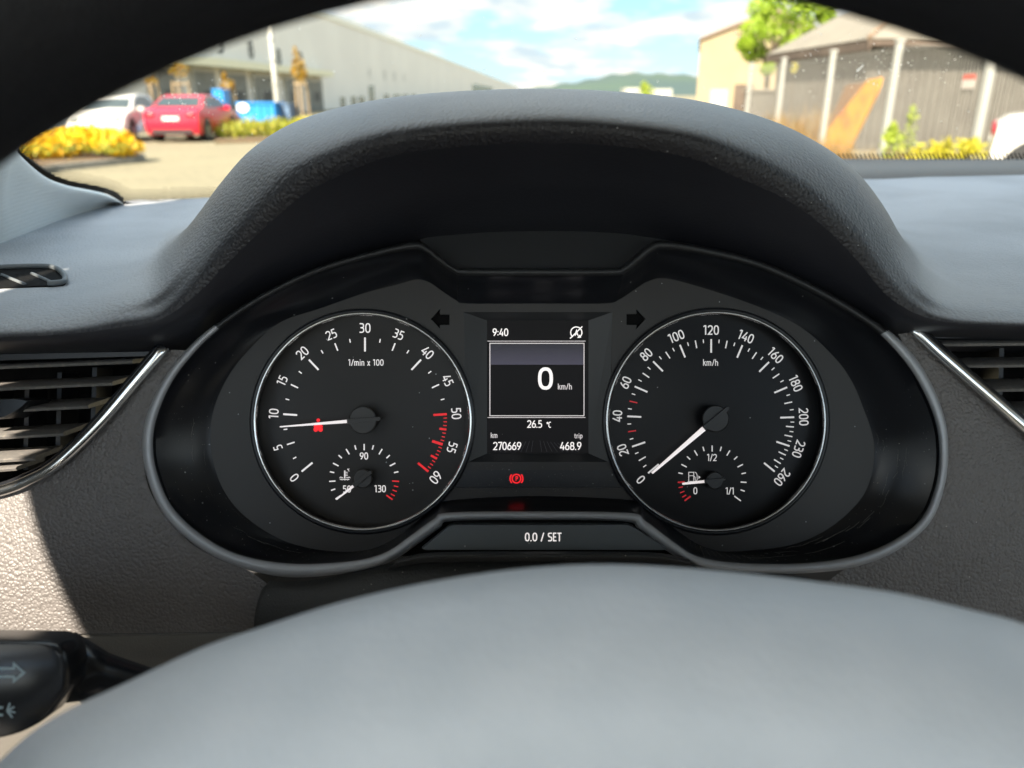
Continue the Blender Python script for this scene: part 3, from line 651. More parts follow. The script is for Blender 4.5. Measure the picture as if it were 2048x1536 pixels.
# warning lamp strip
ws_ = recess('warning_strip', LAMP, .002, M['bowl'])
I = Ink(DP + .002 - .0003); cx, cy = 1033, 957.3
I.stroke([(cx + 8.6 * math.cos(math.radians(a)), cy + 8.6 * math.sin(math.radians(a))) for a in range(0, 360, 15)], 2.6, True)
I.text('P', cx + .6, cy, 9.2, w=.19)
for s_ in (0, 180): I.stroke([(cx + 12.8 * math.cos(math.radians(a + s_)), cy + 12.8 * math.sin(math.radians(a + s_))) for a in range(-42, 43, 12)], 2.6)
I.build('parking_brake_lamp', M['redl'], ws_)
# settled dust and fine scratches on the lower part of the bowl and fascia
mb = MB(); rd = random.Random(9)
def bowlp(i, t):
    a, b = LI[i % len(LI)], LP[i % len(LP)]; p = a + (b - a) * t
    ks = [(0, .3632), (.05, .3660), (.3, .3700), (.62, .3765), (.9, .3822), (1, .3834)]
    for (t0, d0), (t1, d1) in zip(ks, ks[1:]):
        if t0 <= t <= t1: return p, d0 + (d1 - d0) * (t - t0) / (t1 - t0) - .0004
    return p, .3829
def speck(p, d, r):
    k0 = rd.uniform(0, 6); mb.add([PD(p[0] + r * math.cos(k0 + k * 1.57) * rd.uniform(.5, 1.4), p[1] + r * math.sin(k0 + k * 1.57) * rd.uniform(.5, 1.4), d) for k in range(4)], [(0, 1, 2, 3)])
for _ in range(520):
    q = rd.random()
    if q < .34: i = int(rd.gauss(19.3, .8) * n8); t = min(.98, max(.08, rd.gauss(.55, .22)))
    elif q < .5: i = int(rd.gauss(29, 1.2) * n8); t = min(.98, max(.05, rd.gauss(.6, .25)))
    else: i = int((rd.uniform(11, 20.5) if rd.random() < .5 else rd.uniform(28.5, 38)) * n8); t = rd.uniform(.1, .98)
    p, d = bowlp(i, t); speck(p, d, rd.choice((.35, .45, .6, .8)))
for _ in range(130):
    p = (rd.uniform(930, 1230), rd.uniform(930, 985)) if rd.random() < .4 else (rd.gauss(1000, 30), rd.gauss(960, 35)); speck(p, DP - .0004, rd.choice((.3, .4, .6)))
for _ in range(26):
    i = int(rd.uniform(12, 18) * n8) if rd.random() < .6 else int(rd.uniform(30, 36) * n8); t = rd.uniform(.5, .95); n_ = rd.randint(2, 5)
    pts = [bowlp(i + j, t + j * rd.uniform(-.01, .01)) for j in range(n_ + 1)]
    for (p, d), (p2, d2) in zip(pts, pts[1:]): mb.add([PD(p.x, p.y, d), PD(p2.x, p2.y, d2), PD(p2.x + .2, p2.y + .28, d2), PD(p.x + .2, p.y + .28, d)], [(0, 1, 2, 3)])
tag(mb.build('dust_specks', mat('settled_dust', (.30, .28, .25), .9), clu, fix=False), kind='stuff')
# visor plate above the dials
plate = [(838, 479), (900, 466), (971, 460), (1085, 457), (1180, 462), (1253, 468), (1340, 481), (1318, 496), (1288, 520), (1264, 541), (1240, 546), (1085, 546), (925, 546), (905, 541), (885, 524), (862, 502)]
MB().prism([PD(x, y, .369 + (534 - y) * .00012) for x, y in plate], FW * .004 ).build('visor_plate', M['ridge'], clu)
# reset button between the dial bowls
rb = MB().prism([PD(x, y, .3615) for x, y in [(905, 1050), (1256, 1050), (1266, 1053), (1338, 1099), (1332, 1100), (850, 1100), (843, 1097), (896, 1053)]], FW * .006, .0006, .0006).build('reset_button', M['button'], clu)
I = Ink(.3614); I.text('0.0 / SET', 1086.5, 1074, 17, w=.125, sp=.055); I.build('button_lettering', M['lcd'], rb)
MB().prism([PD(x, y, .3690) for x, y in [(880, 1040), (1275, 1040), (1380, 1112), (800, 1112)]], FW * .004).build('button_well', M['hole'], clu)

# ================================================================== STEERING WHEEL
wh = thing('steering_wheel', PD(1179, 2078, .15), 'black leather steering wheel with a smooth grey airbag cover, close to the camera', 'steering wheel')
RD = .123; wc = PD(1179, 2078, RD); Rm = .168 + .0187
MB().tube([wc + RX * Rm * math.cos(2 * math.pi * i / 120) + UP * Rm * math.sin(2 * math.pi * i / 120) for i in range(120)], .0165, 20, closed=True, up=FW).build('rim', M['rim'], wh, smooth=True)
SIL = [(-700, 2350), (-420, 2020), (-170, 1700), (5, 1516), (109, 1434), (240, 1371), (400, 1297), (530, 1252), (680, 1205), (850, 1166), (1020, 1140), (1180, 1129), (1340, 1134), (1489, 1147), (1650, 1166), (1797, 1187), (1950, 1222), (2060, 1252), (2300, 1345), (2600, 1500), (2900, 1750), (3100, 2050)]
def hrow(dy, d, sx=1.0): return [PD(1170 + (x - 1170) * sx, y + dy, d) for x, y in SIL]
loft('airbag_cover', [hrow(60, .235, .98), hrow(12, .206), hrow(0, .192), hrow(12, .182), hrow(60, .1715), hrow(150, .1615), hrow(260, .1555), hrow(370, .1535), hrow(520, .155), hrow(900, .168), hrow(1300, .19)], M['hub'], wh, 4, 4)
for sx in (-1, 1):
    MB().tube([wc + FW * .02 + RX * sx * .05 - UP * .01, wc + FW * .012 + RX * sx * .12 - UP * .012, wc + RX * sx * .172 - UP * .01], [.03, .022, .014], 14, flat=.5, up=FW).build('spoke', M['rim'], wh, smooth=True)
MB().tube([wc + FW * .02 - UP * .07, wc + FW * .01 - UP * .12, wc - UP * .172], [.03, .022, .014], 14, flat=.5, up=FW).build('spoke', M['rim'], wh, smooth=True)
# ================================================================== INDICATOR STALK
st = thing('indicator_stalk', PD(0, 1380, .29), 'black indicator stalk with pale arrow symbol, left of the steering wheel', 'stalk')
kp = [PD(x, y, .270) for x, y in cr(V2([(-420, 1284), (-200, 1283), (40, 1285), (98, 1289), (122, 1304), (131, 1333), (131, 1360), (127, 1385), (98, 1422), (70, 1452), (0, 1478), (-200, 1510), (-420, 1510)]), 5, True)]
kc = sum(kp, Vector((0, 0, 0))) / len(kp)
def sh_(l, k, e): return [kc + (p - kc) * k + FW * e for p in l]
MB().rings([sh_(kp, .95, .0), sh_(kp, .985, .0006), sh_(kp, 1.0, .003), sh_(kp, 1.0, .013), sh_(kp, .93, .017)], cap0=True, cap1=True).build('stalk_grip', M['stalk'], st, auto=50)
MB().tube([PD(120, 1335, .292), PD(200, 1352, .298), PD(290, 1372, .306), PD(420, 1400, .318), PD(650, 1440, .345)], [.0135, .0088, .0070, .0075, .009], 16).build('stalk_arm', M['stalk'], st, smooth=True)
I = Ink(.2697)
I.stroke([(-12, 1337), (28, 1337), (28, 1328), (48, 1345), (28, 1362), (28, 1353), (-12, 1353)], 5, False)
I.stroke([(-60, 1345), (-18, 1345)], 9)
for a in (20, 60, 100, 140): I.stroke([(14, 1422), (14 + 17 * math.cos(math.radians(a - 90)), 1422 + 17 * math.sin(math.radians(a - 90)))], 4)
I.stroke([(-30, 1415), (6, 1415)], 5); I.stroke([(-30, 1430), (6, 1430)], 5)
I.build('printed_symbols', M['symbol'], st)

# ================================================================== CABIN SHELL OF OUR CAR
body = thing('car_cabin', (.37, -.6, .3), 'cabin of the car around us: windscreen, windscreen pillars, roof and doors', 'car cabin')
def wyb(u): return .98 - .47 * (u - .35) ** 2
def wzb(u): return -.095 + .022 * (u + .37) / .95
def WSP(u, v): return CAM + Vector((.37 + (u - .37) * (1 - .18 * v), wyb(u) - .42 * v + .05 * math.sin(math.pi * v), wzb(u) + (.30 - wzb(u)) * v))
def WS(px, py, off=0.0):
    r = ray(px, py); lo, hi = .1, 1.6
    for _ in range(50):
        h = (lo + hi) / 2; p = r * (h / r.y); u = p.x; v = 0
        for _ in range(6):
            v = (p.z - wzb(u)) / (.30 - wzb(u)); u = .37 + (p.x - .37) / (1 - .18 * v)
        if p.y > wyb(u) - .42 * v + .05 * math.sin(math.pi * max(0, min(1, v))): hi = h
        else: lo = h
    return CAM + r * ((lo - off) / r.y)
gm = bpy.data.materials.new('clear_glass'); gm.use_nodes = True
for n in list(gm.node_tree.nodes):
    if n.type == 'BSDF_PRINCIPLED': gm.node_tree.nodes.remove(n)
tn = gm.node_tree.nodes.new('ShaderNodeBsdfTransparent'); gm.node_tree.links.new(tn.outputs[0], gm.node_tree.nodes['Material Output'].inputs['Surface'])
wsm = MB().rings([[WSP(-.66 + 2.06 * i / 24, v / 10) for i in range(25)] for v in range(11)], closed=False).build('windscreen', gm, body, smooth=True)
# black dotted band printed on the glass
EDGE = cr(V2([(-60, 170), (-10, 245), (32, 303), (58, 329), (88, 350), (130, 367), (172, 376), (206, 383), (228, 391), (248, 403), (300, 405), (440, 400), (560, 396)]), 8)
def inside_band(x, y, w):
    best = 1e9; bi = 0
    for i, e in enumerate(EDGE):
        q = (e.x - x) ** 2 + (e.y - y) ** 2
        if q < best: best = q; bi = i
    a, b = EDGE[max(bi - 1, 0)], EDGE[min(bi + 1, len(EDGE) - 1)]; t = b - a
    side = t.x * (y - EDGE[bi].y) - t.y * (x - EDGE[bi].x)
    return (1 - .62 * math.sqrt(best) / w) if side < 0 and math.sqrt(best) < w else 0
mb = MB(); pit = 5.1
for j in range(0, 60):
    for i in range(0, 125):
        x = -60 + (i + .5 * (j % 2)) * pit; y = 165 + j * pit * .86
        w_ = inside_band(x, y, 29)
        if w_:
            ww = WS(x, y); 
            mb.add([WS(x + 2.5 * w_ * math.cos(k * 1.0472), y + 2.5 * w_ * math.sin(k * 1.0472), .001) for k in range(6)], [tuple(range(6))])
mb.build('dot_band', M['seal'], body, fix=False)
mb = MB(); L2 = []
ea = []; eb = []
for i, e in enumerate(EDGE):
    t = (EDGE[min(i + 1, len(EDGE) - 1)] - EDGE[max(i - 1, 0)]).normalized(); ea.append(WS(e.x - t.y * 10, e.y + t.x * 10, .001)); eb.append(WS(e.x + t.y * 8, e.y - t.x * 8, .001) if e.x < 246 else WS(e.x, e.y, .001))
mb.rings([ea, eb], closed=False).build('glass_edge_band', M['seal'], body, fix=False)
mb = MB()
for i in range(100):
    x = 1640 + i * 8.6
    mb.add([WS(x, 324, .001), WS(x + 4.2, 324, .001), WS(x - 5.5, 307 - .004 * (x - 1640), .001), WS(x - 8.5, 307 - .004 * (x - 1640), .001)], [(0, 1, 2, 3)])
mb.build('hatched_band', M['seal'], body, fix=False)
# dust specks on the glass
dm_ = bpy.data.materials.new('dust_speck'); dm_.use_nodes = True; nt = dm_.node_tree; b_ = nt.nodes['Principled BSDF']; b_.inputs['Base Color'].default_value = (.8, .78, .72, 1); b_.inputs['Roughness'].default_value = .9
tl = nt.nodes.new('ShaderNodeBsdfTranslucent'); tl.inputs[0].default_value = (.8, .78, .72, 1); mxs = nt.nodes.new('ShaderNodeMixShader'); mxs.inputs[0].default_value = .6
nt.links.new(b_.outputs[0], mxs.inputs[1]); nt.links.new(tl.outputs[0], mxs.inputs[2]); nt.links.new(mxs.outputs[0], nt.nodes['Material Output'].inputs[0])
mb = MB(); rnd = random.Random(3)
for i in range(330):
    x = rnd.uniform(60, 2040); y = rnd.uniform(20, 300)
    if i < 90: x = rnd.gauss(430, 70); y = rnd.gauss(185, 22)
    elif i < 200: x = rnd.gauss(1730, 90); y = rnd.gauss(130, 40)
    r = rnd.uniform(.5, 1.5) * (1.5 if rnd.random() < .1 else 1); k0 = rnd.uniform(0, 6)
    mb.add([WS(x + r * math.cos(k0 + k * 1.2566) * rnd.uniform(.7, 1.3), y + r * math.sin(k0 + k * 1.2566) * rnd.uniform(.7, 1.3), .0012) for k in range(5)], [(0, 1, 2, 3, 4)])
mb.add([WS(x, y, .0012) for x, y in [(1712, 142), (1715, 144), (1728, 131), (1725, 130)]], [(0, 1, 2, 3)])
tag(mb.build('dust_specks', dm_, body, fix=False), kind='stuff')
# pillar trim
pu = [(-420, 60, .30), (-160, 150, .40), (-20, 248, .50), (30, 310, .545), (84, 357, .60), (128, 375, .635), (172, 384, .665), (206, 391, .695), (228, 399, .715), (246, 408, .735)]
pl = [(-420, 640), (-160, 545), (-20, 497), (40, 474), (88, 455), (128, 440), (165, 428), (200, 419), (225, 412), (246, 408)]
U_ = [PH(*p) for p in pu]; U_[0] = CAM + Vector((-.42, .26, .25)); U_[1] = CAM + Vector((-.385, .39, .10)); L_ = [PZ(x, y, -.0985) for x, y in pl]
Mi = [(a + b) / 2 - FW * .012 * (1 - i / 9) - RX * 0 for i, (a, b) in enumerate(zip(U_, L_))]
loft('windscreen_pillar_trim', [[u + Vector((-.01, .02, .0)) for u in U_], U_, Mi, L_, [l + Vector((0, 0, -.02)) for l in L_]], M['fabric'], body, 4, 4)
def mirror(p): return Vector((.74 - p.x, p.y, p.z))
# far pillars, roof, doors, floor
MB().tube([CAM + Vector((1.40, .50, -.11)), CAM + Vector((1.27, .32, .12)), CAM + Vector((1.20, .20, .29))], .045, 12, flat=.6).build('windscreen_pillar_trim', M['fabric'], body, smooth=True)
MB().tube([u + Vector((-.115, .02, -.05)) for u in U_[::-1]], .036, 14).build('shade_pillar', M['shell'], body, smooth=True)  # added outer tube, hidden by the trim, that keeps sun off the dash
MB().prism([CAM + Vector((-.44, y, z)) for y, z in ((.78, -.14), (.0, -.14), (.0, .12), (.02, .31), (.34, .32), (.44, .16), (.60, .02), (.78, -.08))], (-.03, 0, 0)).build('sun_block_panel', M['shell'], body)  # unseen panel added beside the front door opening to block the sun
def roofrow(x0, x1, y, z): return [CAM + Vector((x0 + (x1 - x0) * i / 8, y, z + .05 * math.sin(math.pi * i / 8))) for i in range(9)]
loft('roof', [roofrow(-.424, 1.164, .33, .272), roofrow(-.424, 1.164, -.1, .272), roofrow(-.424, 1.164, -.58, .272)], M['head'], body, 2, 3, thick=.03)  # roof stops here; the opening behind it is added to let skylight in
loft('roof', [roofrow(-.424, 1.164, -1.45, .262), roofrow(-.424, 1.164, -1.75, .25)], M['head'], body, 2, 3, thick=.03)
for x0, x1 in ((-.424, -.25), (.99, 1.164)): MB().prism([CAM + Vector((x, y, z)) for x, y, z in ((x0, -.575, .262), (x1, -.575, .285), (x1, -1.455, .275), (x0, -1.455, .252))], (0, 0, .025)).build('roof_side', M['head'], body)
MB().prism([WSP(-.62 + 1.98 * i / 12, 1.0) for i in range(13)] + [CAM + Vector((1.16 - 1.58 * i / 12, .24, .272 + .05 * math.sin(math.pi * i / 12))) for i in range(13)], (0, 0, .02)).build('roof_header', M['head'], body)
for sx in (-1, 1):
    x = .37 + sx * .97
    MB().prism([CAM + Vector((x, .45, -.14)), CAM + Vector((x, -1.5, -.10)), CAM + Vector((x, -1.5, -.95)), CAM + Vector((x, .45, -.95))], (-sx * .10, 0, 0)).build('door', M['shell'], body)
    MB().tube([CAM + Vector((x - sx * .05, -.46, -.12)), CAM + Vector((.37 + sx * .83, -.55, .27))], .045, 10).build('door_pillar', M['shell'], body, smooth=True)
MB().prism([CAM + Vector((-.375, y, z)) for y, z in ((.47, -.95), (.47, -.125), (.30, -.13), (-1.5, -.11), (-1.5, -.95))], (-.12, 0, 0), .004, .006).build('door_trim', M['lowdash'], body)
MB().box(CAM + Vector((.37, -.6, -1.12)), (1.9, 2.4, .05)).build('floor_pan', M['shell'], body)
MB().box(CAM + Vector((.37, -1.85, -.55)), (1.9, .1, .8)).build('rear_panel', M['shell'], body)
MB().box(CAM + Vector((.37, .55, -.62)), (1.8, .06, .75)).build('bulkhead', M['shell'], body)
loft('bonnet', [[CAM + Vector((.37 + sx * w, y, z - .05 * abs(sx) ** 2)) for sx in (-1, -.6, 0, .6, 1)] for y, z, w in ((.80, -.17, .80), (1.2, -.21, .80), (1.6, -.27, .78), (1.85, -.36, .72), (1.92, -.5, .68))], M['paintown'], body, 4, 4)
for k, (x, y) in enumerate(((-.52, 1.45), (1.26, 1.45), (-.52, -1.25), (1.26, -1.25))):
    MB().tube([Vector((x - .1, y, .32)), Vector((x + .1, y, .32))], .32, 24).build('wheel', M['black'], body)

exec_exterior = True
# ================================================================== EXTERIOR
X = {}
X['ground'] = mat('pale_concrete_paving', (.20, .18, .115), .9, spec=.2, mottle=[((.16, .145, .095), .5, .35, .7), ((.225, .20, .13), 6, .4, .7)], bump=[('noise', 18, .2, .01)])
X['kerb'] = mat('kerb_concrete', (.24, .22, .18), .9, mottle=((.16, .15, .12), 5, .4, .7))
X['soil'] = mat('reddish_soil', (.14, .085, .045), .95, mottle=((.09, .07, .03), 3, .35, .7))
X['wall'] = mat('ribbed_cladding', (.72, .68, .60), .6, mottle=((.68, .64, .565), .15, .4, .6))
X['cop'] = mat('pale_coping', (.75, .73, .62), .6)
X['canopy'] = mat('cream_canopy', (.70, .66, .46), .7)
X['dock'] = mat('dock_shutter', (.15, .15, .13), .5, mottle=((.11, .11, .09), 1.2, .4, .6))
X['dockf'] = mat('dock_frame', (.42, .41, .36), .6)
X['dshape'] = mat('dark_wall_shape', (.14, .15, .13), .25)
X['num'] = mat('grey_numeral', (.13, .13, .115), .7)
X['pole'] = mat('galvanised_pole', (.31, .31, .27), .5, metal=.1)
X['stake'] = mat('pale_wood_stake', (.30, .22, .12), .8, mottle=((.22, .16, .09), 6, .4, .6))
X['bark'] = mat('bark', (.07, .05, .03), .9)
X['blue'] = mat('blue_steel', (.01, .19, .48), .45, mottle=((.015, .23, .55), 2, .4, .6))
X['bluep'] = mat('faded_blue_steel', (.09, .15, .23), .6)
X['glint'] = mat('painted_reflection', (.7, .7, .7), .6)
X['tyre'] = mat('tyre', (.012, .012, .012), .8)
X['rimm'] = mat('alloy_wheel', (.25, .25, .25), .35, metal=.6)
X['glass'] = mat('car_glass', (.03, .045, .045), .06, spec=.8)
X['redp'] = mat('red_car_paint', (.50, .008, .03), .25, coat=.6)
X['whitep'] = mat('white_car_paint', (.5, .48, .43), .25, coat=.6)
X['lampw'] = mat('headlamp', (.30, .31, .28), .15)
X['lampr'] = mat('tail_lamp', (.30, .012, .018), .2)
X['plate'] = mat('number_plate', (.55, .55, .5), .5)
X['dark'] = mat('dark_trim', (.015, .015, .015), .5)
X['hill'] = mat('wooded_hill', (.036, .062, .058), .95, mottle=((.048, .08, .05), .004, .35, .65))
X['tan'] = mat('tan_render', (.27, .215, .13), .85, mottle=((.24, .19, .11), .5, .4, .7))
X['tanr'] = mat('brown_verge', (.20, .14, .09), .8)
X['roof'] = mat('fibre_roof_sheet', (.19, .17, .13), .8, mottle=((.15, .135, .105), 1.2, .4, .7))
X['brown'] = mat('brown_boards', (.095, .070, .05), .8, mottle=((.07, .05, .035), 2, .4, .6))
X['housew'] = mat('grey_brown_wall', (.088, .082, .068), .9, mottle=((.066, .06, .05), 1.6, .35, .7))
X['post'] = mat('concrete_post', (.27, .27, .24), .8)
X['wire'] = mat('galvanised_wire', (.24, .23, .20), .6)
X['orange'] = mat('rusty_orange_sheet', (.75, .33, .008), .75, mottle=((.60, .16, .012), 1.6, .5, .68))
X['orangeb'] = mat('brown_orange_sheet', (.20, .10, .04), .8)
X['signw'] = mat('sign_white', (.45, .40, .35), .6); X['signr'] = mat('sign_red', (.5, .10, .07), .6)
X['fwhite'] = mat('far_white_wall', (.30, .30, .26), .8)
def leafmat(name, c1, c2, c3):
    m = bpy.data.materials.new(name); m.use_nodes = True; nt = m.node_tree; b = nt.nodes['Principled BSDF']; b.inputs['Roughness'].default_value = .6
    g = nt.nodes.new('ShaderNodeNewGeometry'); r = nt.nodes.new('ShaderNodeValToRGB'); e = r.color_ramp.elements
    e[0].color = (*c1, 1); e[1].color = (*c3, 1); q = e.new(.5); q.color = (*c2, 1)
    nt.links.new(g.outputs['Random Per Island'], r.inputs[0]); nt.links.new(r.outputs[0], b.inputs['Base Color'])
    t = nt.nodes.new('ShaderNodeBsdfTranslucent'); nt.links.new(r.outputs[0], t.inputs[0]); mx = nt.nodes.new('ShaderNodeMixShader'); mx.inputs[0].default_value = .35
    nt.links.new(b.outputs[0], mx.inputs[1]); nt.links.new(t.outputs[0], mx.inputs[2]); nt.links.new(mx.outputs[0], nt.nodes['Material Output'].inputs[0])
    return m
X['leaf'] = leafmat('green_leaves', (.17, .27, .015), (.25, .37, .02), (.36, .46, .035))
X['yleaf'] = leafmat('yellow_leaves', (.30, .20, .005), (.36, .22, .006), (.30, .13, .006))
X['yflower'] = leafmat('golden_shrub_leaves', (.68, .44, .008), (.75, .50, .010), (.64, .30, .008))
X['lowleaf'] = leafmat('low_green_leaves', (.19, .23, .02), (.29, .30, .025), (.40, .33, .035))
X['dry'] = leafmat('dry_grass', (.24, .17, .06), (.30, .21, .09), (.22, .12, .04))
X['weed'] = leafmat('bright_weed', (.22, .30, .02), (.30, .38, .03), (.36, .40, .05))
X['yweed'] = leafmat('yellow_weed', (.40, .38, .02), (.50, .42, .03), (.30, .32, .03))

def pxx(px): return (px - 1024) / 1651.0     # lateral slope of a photo column near the horizon
def pxz(py, h): return CH + (190 - py) / 1651.0 * h   # height of a photo row near the horizon at distance h
def at(px, h, z=0): return Vector((pxx(px) * h, h, z))
# ground
MB().add([(-900, -60, 0), (900, -60, 0), (900, 4200, 0), (-900, 4200, 0)], [(0, 1, 2, 3)]).build('ground', X['ground'], fix=False)['kind'] = 'structure'
tag(bpy.data.objects['ground'], 'pale beige paved yard in sunlight', 'ground')
# hills
hl = [(-400, 176), (600, 184), (900, 186), (1075, 177), (1150, 165), (1220, 154), (1300, 149), (1400, 156), (1500, 150), (1650, 160), (1900, 165), (2300, 175), (3000, 182)]
hc = cr(V2(hl), 8); mb = MB()
mb.rings([[Vector((pxx(p.x) * 2300, 1900, -2)) for p in hc], [Vector((pxx(p.x) * 2300, 2080, (pxz(p.y, 2300)) * .6)) for p in hc], [Vector((pxx(p.x) * 2300, 2300, pxz(p.y, 2300) + 2.5 * math.sin(p.x * .13) + 2 * math.sin(p.x * .047))) for p in hc], [Vector((pxx(p.x) * 2300, 2700, -2)) for p in hc]], closed=False).build('hill', X['hill'], smooth=True)
tag(bpy.data.objects['hill'], 'low wooded blue green hill on the horizon', 'hill', kind='structure')

# ---- leaf clouds
def leaves(mb, c, r, n, size, rnd, hollow=.35, flat=1):
    c = Vector(c)
    for _ in range(n):
        while True:
            d = Vector((rnd.uniform(-1, 1), rnd.uniform(-1, 1), rnd.uniform(-1, 1)))
            if hollow < d.length < 1: break
        p = c + Vector((d.x * r[0], d.y * r[1], d.z * r[2])); s = size * rnd.uniform(.6, 1.4)
        a = Vector((rnd.gauss(0, 1), rnd.gauss(0, 1), rnd.gauss(0, .8))).normalized(); b = a.orthogonal().normalized(); b.rotate(Matrix.Rotation(rnd.uniform(0, 6), 3, a)); q = a.cross(b)
        mb.add([p - b * s, p + q * s * .45, p + b * s, p - q * s * .45], [(0, 1, 2, 3)])
def blades(mb, c, rx, ry, n, h, w, rnd, lean=.3):
    for _ in range(n):
        p = Vector(c) + Vector((rnd.uniform(-rx, rx), rnd.uniform(-ry, ry), 0)); hh = h * rnd.uniform(.45, 1.1)
        t = p + Vector((rnd.gauss(0, lean) * hh, rnd.gauss(0, lean) * hh, hh)); s = Vector((rnd.uniform(-1, 1), rnd.uniform(-1, 1), 0)).normalized() * w
        m_ = (p + t) / 2 + Vector((0, 0, hh * .08))
        mb.add([p - s, p + s, m_ + s * .8, t, m_ - s * .8], [(0, 1, 2, 3, 4)])

# ---- cars
def make_car(name, label, cat, loc, rz, paint, kind, wx0=None):
    t = thing(name, (0, 0, 0), label, cat)
    if kind == 'sedan':
        out = [(.12, .24), (.02, .36), (0, .62), (.03, .93), (.14, 1.01), (.58, 1.06), (1.22, 1.40), (1.65, 1.46), (2.25, 1.45), (2.72, 1.34), (3.40, 1.0), (4.05, .90), (4.38, .76), (4.5, .55), (4.46, .34), (4.36, .24)]
        rearq, frontq = (5, 6), (10, 9); wx = (.78, 3.55); belt = 1.01
        side = [[(1.05, 1.06), (1.38, 1.36), (1.68, 1.40), (1.95, 1.40), (1.95, 1.05)], [(2.0, 1.05), (2.0, 1.40), (2.25, 1.39), (2.65, 1.29), (3.15, 1.03)]]
    else:
        out = [(.14, .24), (.02, .36), (0, .6), (.04, .95), (.10, 1.03), (.36, 1.36), (.60, 1.46), (1.2, 1.49), (1.8, 1.47), (2.25, 1.36), (2.95, 1.02), (3.55, .92), (3.88, .78), (4.03, .55), (4.0, .34), (3.9, .24)]
        rearq, frontq = (4, 5), (10, 9); wx = (.68, 3.2); belt = 1.0
        side = [[(.62, 1.16), (.82, 1.38), (1.2, 1.41), (1.45, 1.41), (1.45, 1.06), (.8, 1.06)], [(1.5, 1.06), (1.5, 1.41), (1.8, 1.39), (2.2, 1.29), (2.72, 1.04)]]
    hw = .88
    if wx0: wx = (wx0, wx[1])
    def w(z, k=1): return (hw - max(0, z - .98) * .42 - max(0, .5 - z) * .12) * k
    cx = 2.2; cz = .7
    def sl(k, sgn, sq): return [Vector((cx + (x - cx) * sq, sgn * w(z) * k, cz + (z - cz) * sq)) for x, z in out]
    mb = MB(); mb.rings([sl(1, -1, .965), sl(.97, -1, .99), sl(.86, -1, 1), sl(0, 1, 1.004), sl(.86, 1, 1), sl(.97, 1, .99), sl(1, 1, .965)], cap0=True, cap1=True)
    mb.build('body', paint, t, auto=40)
    for sgn in (-1, 1):
        for s in side: MB().prism([Vector((x, sgn * (w(z) + .004), z)) for x, z in s], (0, -sgn * .02, 0)).build('side_window', X['glass'], t)
        MB().box((2.75 if kind == 'sedan' else 2.45, sgn * .97, 1.03), (.12, .2, .14)).build('door_mirror', paint, t)
    def scr(nm, i, j):
        (x0, z0), (x1, z1) = out[i], out[j]; a, b = .10, .92; q = []
        for f, s in ((a, -1), (a, 1), (b, 1), (b, -1)):
            x, z = x0 + (x1 - x0) * f, z0 + (z1 - z0) * f; q.append(Vector((x, s * w(z) * .86, z)))
        n = (q[1] - q[0]).cross(q[3] - q[0]).normalized()
        if n.z < 0: n = -n
        MB().prism([p + n * .010 for p in q], -n * .02).build(nm, X['glass'], t)
    scr('rear_window', *rearq); scr('windscreen', *frontq)
    L = out[13][0]
    for x in wx:
        for sgn in (-1, 1):
            MB().tube([(x, sgn * .80, .40), (x, sgn * (w(.6) + .004), .40)], .37, 24).build('wheel_arch', X['dark'], t)
            wl = MB().tube([(x, sgn * .66, .31), (x, sgn * .895, .31)], .31, 28).build('wheel', X['tyre'], t, auto=40)
            mb = MB().tube([(x, sgn * .86, .31), (x, sgn * .902, .31)], .21, 24); mb.build('wheel_rim', X['rimm'], wl, auto=40)
    for sgn in (-1, 1):
        MB().ell((.04, sgn * .64, .84), (.06, .17, .10)).build('tail_lamp', X['lampr'], t, smooth=True)
        MB().ell((L - .22, sgn * .64, .74), (.22, .18, .10)).build('headlamp', X['lampw'], t, smooth=True)
    MB().box((-.005, 0, .74), (.02, .52, .12)).build('number_plate', X['plate'], t)
    MB().box((.03, 0, .34), (.07, 1.3, .14)).build('rear_valance', X['dark'], t)
    MB().box((L - .01, 0, .42), (.07, 1.2, .12)).build('front_grille', X['dark'], t)
    MB().box((L + .01, 0, .50), (.02, .52, .11)).build('number_plate', X['plate'], t)
    t.location = loc; t.rotation_euler = (0, 0, rz)
    return t
make_car('parked_car', 'red saloon car parked with its tail towards us, beside the white hatchback', 'car', (at(334, 26.2).x, 26.2, 0), math.radians(91.5), X['redp'], 'sedan')
wl = at(178, 25.6); make_car('parked_car', 'white hatchback parked nose towards us behind the golden shrub', 'car', (wl.x - .45, wl.y + 4.0, 0), math.radians(-83.6), X['whitep'], 'hatch')
make_car('parked_car', 'white car with red tail lamp, cut off by the far right edge', 'car', (5.50 + .44, 9.3 + .76, .22), math.radians(-30), X['whitep'], 'sedan', .5)

# ---- warehouse
whs = thing('warehouse', (-24, 60, 0), 'long pale warehouse with dock doors receding on the left', 'warehouse')
th = math.radians(1.77); WD = Vector((math.sin(th), math.cos(th), 0)); WN = Vector((math.cos(th), -math.sin(th), 0)); P0 = Vector((-21.7, 0, 0))
def wss(px): return 21.7 / (math.sin(th) - pxx(px) * math.cos(th))
def wp(s, z, o=0): return P0 + WD * s + WN * o + Vector((0, 0, z))
def wslab(mb, s0, s1, z0, z1, o0, o1):
    mb.add([wp(s, z, o) for s in (s0, s1) for z in (z0, z1) for o in (o0, o1)], [(0, 1, 3, 2), (4, 6, 7, 5), (0, 4, 5, 1), (2, 3, 7, 6), (0, 2, 6, 4), (1, 5, 7, 3)]); return mb
wslab(MB(), 14, 900, 0, 8.8, -40, 0).build('wall', X['wall'], whs)
wslab(MB(), 14, 900, 8.8, 9.4, -40, .12).build('roof_coping', X['cop'], whs)
wslab(MB(), 14, wss(645), 3.15, 3.65, 0, 1.3).build('canopy', X['canopy'], whs)
